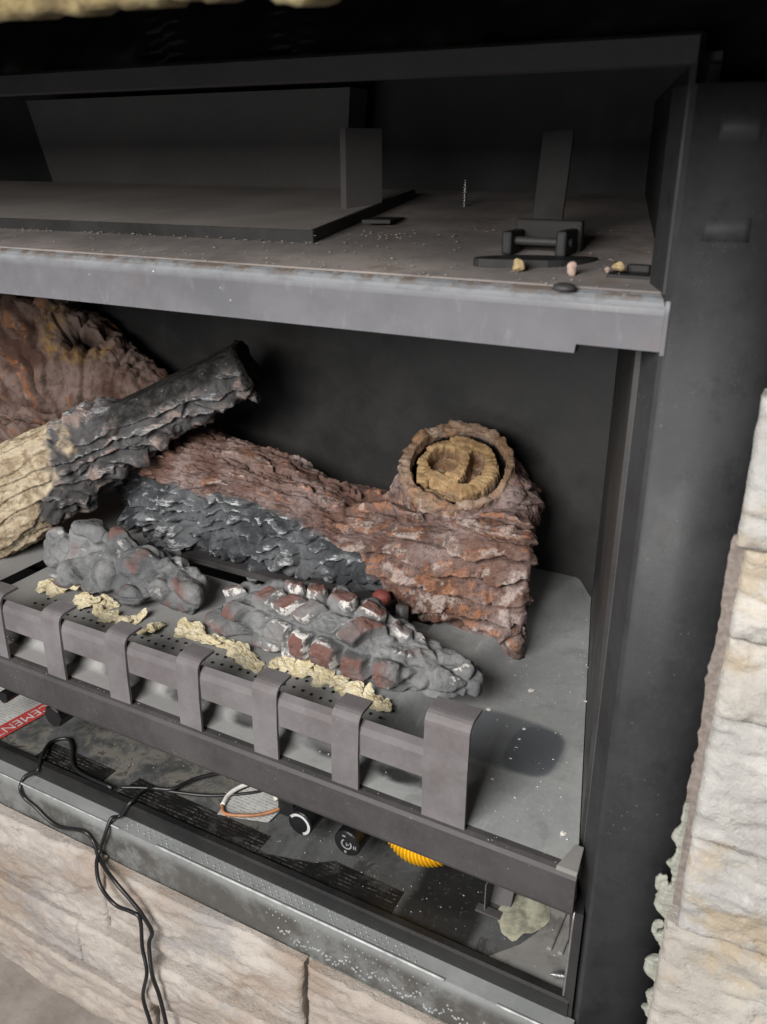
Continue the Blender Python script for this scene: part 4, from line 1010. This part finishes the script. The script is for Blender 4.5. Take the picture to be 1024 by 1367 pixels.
# ------------------------------------------------------------------ galvanised flashing with dimples
fl = thing('metal_flashing', 'galvanised perforated steel flashing between the fireplace and the hearth stones', 'flashing', (-.6, -.01, .28))
prism_x('flashing_strip', [(.000, .3445), (-.0185, .3445), (-.0185, .262), (-.020, .262), (-.020, .3455), (.000, .3465)], XL, -.004, 'flashing', fl, 40)
tube('bead_ridge', [(-.525, -.0200, .3458), (-.4, -.0202, .3460), (-.25, -.0200, .3460), (-.135, -.0202, .3458)], .0017, 'ridge', fl, 8, 8)
tube('bead_ridge', [(XL, -.0198, .3452), (-.8, -.0200, .3455), (-.586, -.0198, .3454)], .0013, 'ridge', fl, 8, 8)
tube('bead_ridge', [(-.078, -.0200, .3454), (-.05, -.0202, .3456), (-.006, -.0200, .3454)], .0015, 'ridge', fl, 8, 4)
bm = bmesh.new(); rng = random.Random(2)
def dimple(x, y, z, r, up_):
    q = bmesh.ops.create_cone(bm, cap_ends=True, segments=8, radius1=r, radius2=r*.45, depth=.0009)
    if not up_: bmesh.ops.rotate(bm, verts=q['verts'], cent=(0, 0, 0), matrix=Matrix.Rotation(math.radians(90), 3, 'X'))
    bmesh.ops.translate(bm, verts=q['verts'], vec=(x, y, z))
for k in range(52):
    x = -.580+.0092*k
    if -.17 < x < -.07: continue
    if rng.random() < .05: continue
    for rr in range(4):
        if k % 3 == 2 and rng.random() < .5: continue
        if rng.random() < .08: continue
        dimple(x+.0046*(rr % 2)+rng.uniform(-.0004, .0004), -.0030-.0040*rr, .3466-.00005*rr*1.0, rng.uniform(.0009, .0014), True)
for k in range(40):
    x = -.36+.0088*k
    for rr in range(3):
        if rng.random() < .3 or -.14 < x < -.05: continue
        dimple(x+.0044*(rr % 2), -.0204, .337-.0075*rr, rng.uniform(.0008, .0012), False)
for k in range(150):
    x = -.345+.0023*k+rng.uniform(-.001, .001); dimple(x, -.0205, .300+.006*math.sin(k*.35)+rng.choice((0, .0055, -.005))+rng.uniform(-.001, .001), rng.uniform(.0012, .0019), False)
o = from_bm('dimples', bm, 'dimple', fl); o['kind'] = 'stuff'

# ------------------------------------------------------------------ mantel above: yellow ragged board edge, black film underneath
mt = thing('mantel', 'rough yellowish mantel board edge with black plastic film beneath it', 'mantel', (-.6, -.07, 1.22))
V = []; F = []; rng = random.Random(5); nb = 320
for k in range(nb+1):
    x = -1.6+1.9*k/nb; z = 1.1918+.0010*math.sin(k*.9)+.0008*math.sin(k*2.3)+(rng.uniform(0, .0022) if rng.random() < .35 else 0); yy = -.262+.002*math.sin(k*1.3)
    if -.135 < x < -.098: z -= .0050*math.cos((x+.1165)/.0185*math.pi/2)
    V += [(x, yy, z), (x, yy-.002, z+.004), (x, yy-.002, 1.33), (x, -.238, 1.33), (x, -.240, z+.003)]
for k in range(nb):
    for j in range(5): a = 5*k+j; b_ = 5*k+(j+1) % 5; F.append((a, b_, b_+5, a+5))
F += [(0, 1, 2, 3, 4), tuple(range(5*nb, 5*nb+5))]
mesh('board_edge', V, F, 'foam', mt, True)
# wrinkled black film hanging behind the board edge
nx, nz_ = 260, 40; X, Z = np.meshgrid(np.linspace(-1.6, .3, nx+1), np.linspace(1.190, 1.31, nz_+1)); p = np.stack([X.ravel(), Z.ravel(), 0*X.ravel()], 1)
wr = .004*fbm(p*np.array([24, 12, 1]), 4, 3)
foldm = np.exp(-((p[:, 0]+.445)/.016)**2)+.9*np.exp(-((p[:, 0]+.320)/.018)**2)
wr += foldm*.0022*np.sin(p[:, 1]*800+3*np.sin(p[:, 0]*120))
V = np.stack([p[:, 0], .032+wr, p[:, 1]], 1); F = [(j*(nx+1)+i, j*(nx+1)+i+1, (j+1)*(nx+1)+i+1, (j+1)*(nx+1)+i) for j in range(nz_) for i in range(nx)]
mesh('plastic_film', V, F, 'film', mt, True)
box('mantel_core', (-1.6, -.238, 1.30), (.3, .06, 1.33), 'soot_and_void', mt, 0)
box('void_sheet', (-1.6, .045, 1.20), (.3, .06, 1.30), 'soot_and_void', mt, 0)  # added black sheet, paints the unlit void above the hood
box('void_sheet', (.002, .062, .90), (.3, .072, 1.30), 'soot_and_void', mt, 0)  # added black sheet, paints the dark void behind the flange top

# ================================================================== SMALL THINGS
def cable(name, pts, r, label):
    o = tube(name, pts, r, 'cable', None, 10, 8); tag(o, label, 'cable', 'black cables hanging from the control compartment'); return o
cable('cable', [(-0.6249, 0.0118, 0.37), (-0.7014, 0.0205, 0.364), (-0.7437, 0.0534, 0.364), (-0.7632, 0.0619, 0.364), (-0.7762, 0.0453, 0.364), (-0.7571, 0.0137, 0.37), (-0.7439, -0.005, 0.3658), (-0.7512, -0.005, 0.3592), (-0.7653, -0.0122, 0.35), (-0.763, -0.0235, 0.3403), (-0.7576, -0.0235, 0.326), (-0.7377, -0.0235, 0.3177), (-0.7187, -0.0235, 0.3067), (-0.6955, -0.0235, 0.3027), (-0.649, -0.0235, 0.3158), (-0.6335, -0.0235, 0.3052), (-0.6126, -0.0352, 0.296), (-0.5714, -0.052, 0.296), (-0.538, -0.054, 0.2739), (-0.5243, -0.054, 0.2586), (-0.5147, -0.054, 0.2398), (-0.5231, -0.054, 0.2147), (-0.5115, -0.066, 0.1832), (-0.5039, -0.066, 0.1478), (-0.4915, -0.0725, 0.1129), (-0.4869, -0.0725, 0.0698)], 0.0026, 'black cable with a loop on the compartment floor, hanging over the stones')
cable('cable', [(-0.4984, 0.1319, 0.3675), (-0.5142, 0.1131, 0.3675), (-0.5434, 0.0804, 0.3675), (-0.5576, 0.0496, 0.3675), (-0.5826, 0.0362, 0.3675), (-0.5817, 0.002, 0.3735), (-0.5943, -0.008, 0.3535), (-0.6005, -0.0175, 0.3535), (-0.6031, -0.0275, 0.3363), (-0.6176, -0.0275, 0.3049), (-0.6097, -0.0433, 0.296), (-0.5905, -0.058, 0.2834), (-0.5698, -0.058, 0.2625), (-0.5419, -0.058, 0.2644), (-0.5278, -0.058, 0.2592), (-0.5312, -0.058, 0.2101), (-0.5205, -0.066, 0.1805), (-0.5343, -0.066, 0.1277), (-0.5203, -0.0725, 0.0942), (-0.5175, -0.0725, 0.0492)], 0.0025, 'black cable running from the tag over the flashing and kinking above the hearth')
cable('cable', [(-0.623, 0.0224, 0.364), (-0.59, 0.0386, 0.364), (-0.5489, 0.0512, 0.364), (-0.5067, 0.0676, 0.364), (-0.4614, 0.0985, 0.364), (-0.4509, 0.1171, 0.364)], 0.0022, 'thin black cable lying on the compartment floor leading to the paper tag')
# white and brown lead with a paper tag
tg = sheet('paper_tag', [(-.480, .045), (-.452, .052), (-.415, .064), (-.412, .108), (-.470, .112), (-.486, .080)], .3625, 'grey_print')
tag(tg, 'creased printed paper tag under the looped white and brown lead', 'paper tag')
ld = thing('looped_lead', 'looped lead of white and brown wire tied near the paper tag', 'wire', (-.44, .08, .36))
tube('white_wire', [(-.415, .125, .378), (-.445, .120, .372), (-.475, .105, .368), (-.486, .080, .367), (-.482, .058, .366)], .0030, 'white_wire', ld, 8, 6)
tube('brown_wire', [(-.482, .058, .366), (-.470, .047, .367), (-.448, .052, .369), (-.425, .066, .370), (-.405, .090, .374), (-.398, .12, .380)], .0022, 'brown_wire', ld, 8, 6)
bm = bmesh.new(); bm_box(bm, (-.412, .080, .365), (-.388, .120, .392), .003); bm_box(bm, (-.392, .095, .378), (-.36, .118, .396), .003); from_bm('connector', bm, 'black_plastic', ld)
tube('white_wire', [(-.42, .09, .375), (-.43, .10, .382), (-.418, .115, .386), (-.405, .105, .39)], .0032, 'tag', ld, 8, 6)
# screws
def screw(name, base_, dirv, L, r, label):
    d = Vector(dirv).normalized(); pts = [np.array(base_)+np.array(d)*L*k/60 for k in range(61)]
    rad = np.array([(r*(1.0+.38*math.cos(2*math.pi*k/60*11)))*(1-.75*max(0, (k-44)/16)) for k in range(61)])
    V, F = tube_data(pts, rad, 10); o = mesh(name, V, F, 'zinc', None, True); tag(o, label, 'screw')
screw('screw', (-.2956, .3352, 1.0748), (.0, .02, 1), .030, .0024, 'thin pointed screw sticking up through the shelf floor')
screw('screw', (-.0190, .028, .3665), (-1, -.35, .02), .020, .0030, 'short screw lying on the compartment floor beside the flange')
# pebbles on the shelf
for (x, y, r, mat, lb) in ((-.1228, .042, .0044, 'pebble_y', 'tan crumb on the shelf before the oval damper plate, the left one'), (-.0818, .043, .0040, 'pebble', 'pinkish crumb on the shelf before the oval damper plate, the right one'),
                           (-.0490, .050, .0036, 'pebble_y', 'yellowish crumb on the angle bracket at the shelf end'), (-.0575, .054, .0022, 'pebble', 'tiny pale crumb beside the yellowish one at the shelf end')):
    zb_ = 1.0442+.1*y; zb_ += .0025 if x > -.056 else 0
    V, F = ellipsoid((x, y, zb_+r*.85), (r, r*.9, r*.9), int(-x*9999), 9, .2); o = mesh('crumb', V, F, mat, None, True); tag(o, lb, 'crumb', 'crumbs on the shelf')
# loose flakes and grit
def flakes(name, spots, label, mat='debris'):
    V = []; F = []; rng = random.Random(name)
    for (x, y, z, r) in spots:
        o_ = len(V); n = 5; a0 = rng.uniform(0, 6); st_ = rng.uniform(.35, 1.)
        tz = rng.uniform(.15, .5)
        for j in range(n):
            a = a0+2*math.pi*j/n; k = r*rng.uniform(.6, 1.2); V.append((x+k*math.cos(a), y+k*st_*math.sin(a), z+.0001+min(r, .0016)*tz*rng.uniform(0, .8)))
        V.append((x, y, z+min(r*.75, .0009))); V.append((x, y, z)); F += [(o_+j, o_+(j+1) % n, o_+n) for j in range(n)]+[(o_+(j+1) % n, o_+j, o_+n+1) for j in range(n)]
    o = mesh(name, V, F, mat, None); o['kind'] = 'stuff'; o['label'] = label; o['category'] = 'debris'; return o
rng = random.Random(77); S = []
for k in range(150):
    y = rng.uniform(.01, .45); x = rng.uniform(-.235+.15*(y > .3), wall_x(y)-.012)
    S.append((x, y, .5355, rng.choice((.0005, .0006, .0008, .0011))))
S += [(-.043, .035, .5355, .0042), (-.148, .245, .5355, .0055), (-.083, .255, .5355, .004), (-.178, .185, .5355, .004), (-.13, .075, .5355, .0022), (-.10, .06, .5355, .002), (-.125, .115, .5355, .0026), (-.13, .17, .5355, .0028), (-.128, .15, .5355, .002), (-.126, .135, .5355, .0024)]
for k in range(90): S.append((rng.uniform(-.85, -.24), rng.uniform(.06, .125), .5656, rng.choice((.0005, .0007, .0010))))
flakes('ash_flakes', S, 'white ash flakes scattered over the grey burner tray')
S = []
for k in range(110):
    x = rng.uniform(-.7, -.03); y = abs(rng.gauss(.02, .03))+.008; S.append((x, y, 1.0435+.1*y, rng.choice((.0005, .0007, .0010, .0016))))
for k in range(160):
    x = rng.uniform(-1.0, -.34); y = .082+.026*(x+1.55)/1.2-abs(rng.gauss(.006, .006)); S.append((x, y, 1.0440+.1*y, rng.choice((.0006, .001, .0016, .0024))))
for k in range(70):
    x = rng.uniform(-.33, -.03); y = rng.uniform(.02, .22); S.append((x, y, 1.0440+.1*y, rng.choice((.0006, .001, .0016, .0022))))
for k in range(40): S.append((rng.gauss(-.29, .03), rng.gauss(.16, .03), 1.0440+.016, rng.choice((.0008, .0014, .002))))
flakes('shelf_grit', S, 'gritty crumbs scattered along the shelf floor', 'grit')
S = [(rng.uniform(-.9, -.03), rng.uniform(-.006, .002), .5342, rng.choice((.0004, .0006, .0009))) for k in range(70)]
S += [(rng.uniform(-.75, -.03), rng.uniform(.012, .10), .361, rng.choice((.0006, .0009, .0014))) for k in range(110)]
flakes('floor_grit', S, 'grit on the front rail and compartment floor', 'grit')
# render settings
scene.render.engine = 'CYCLES'
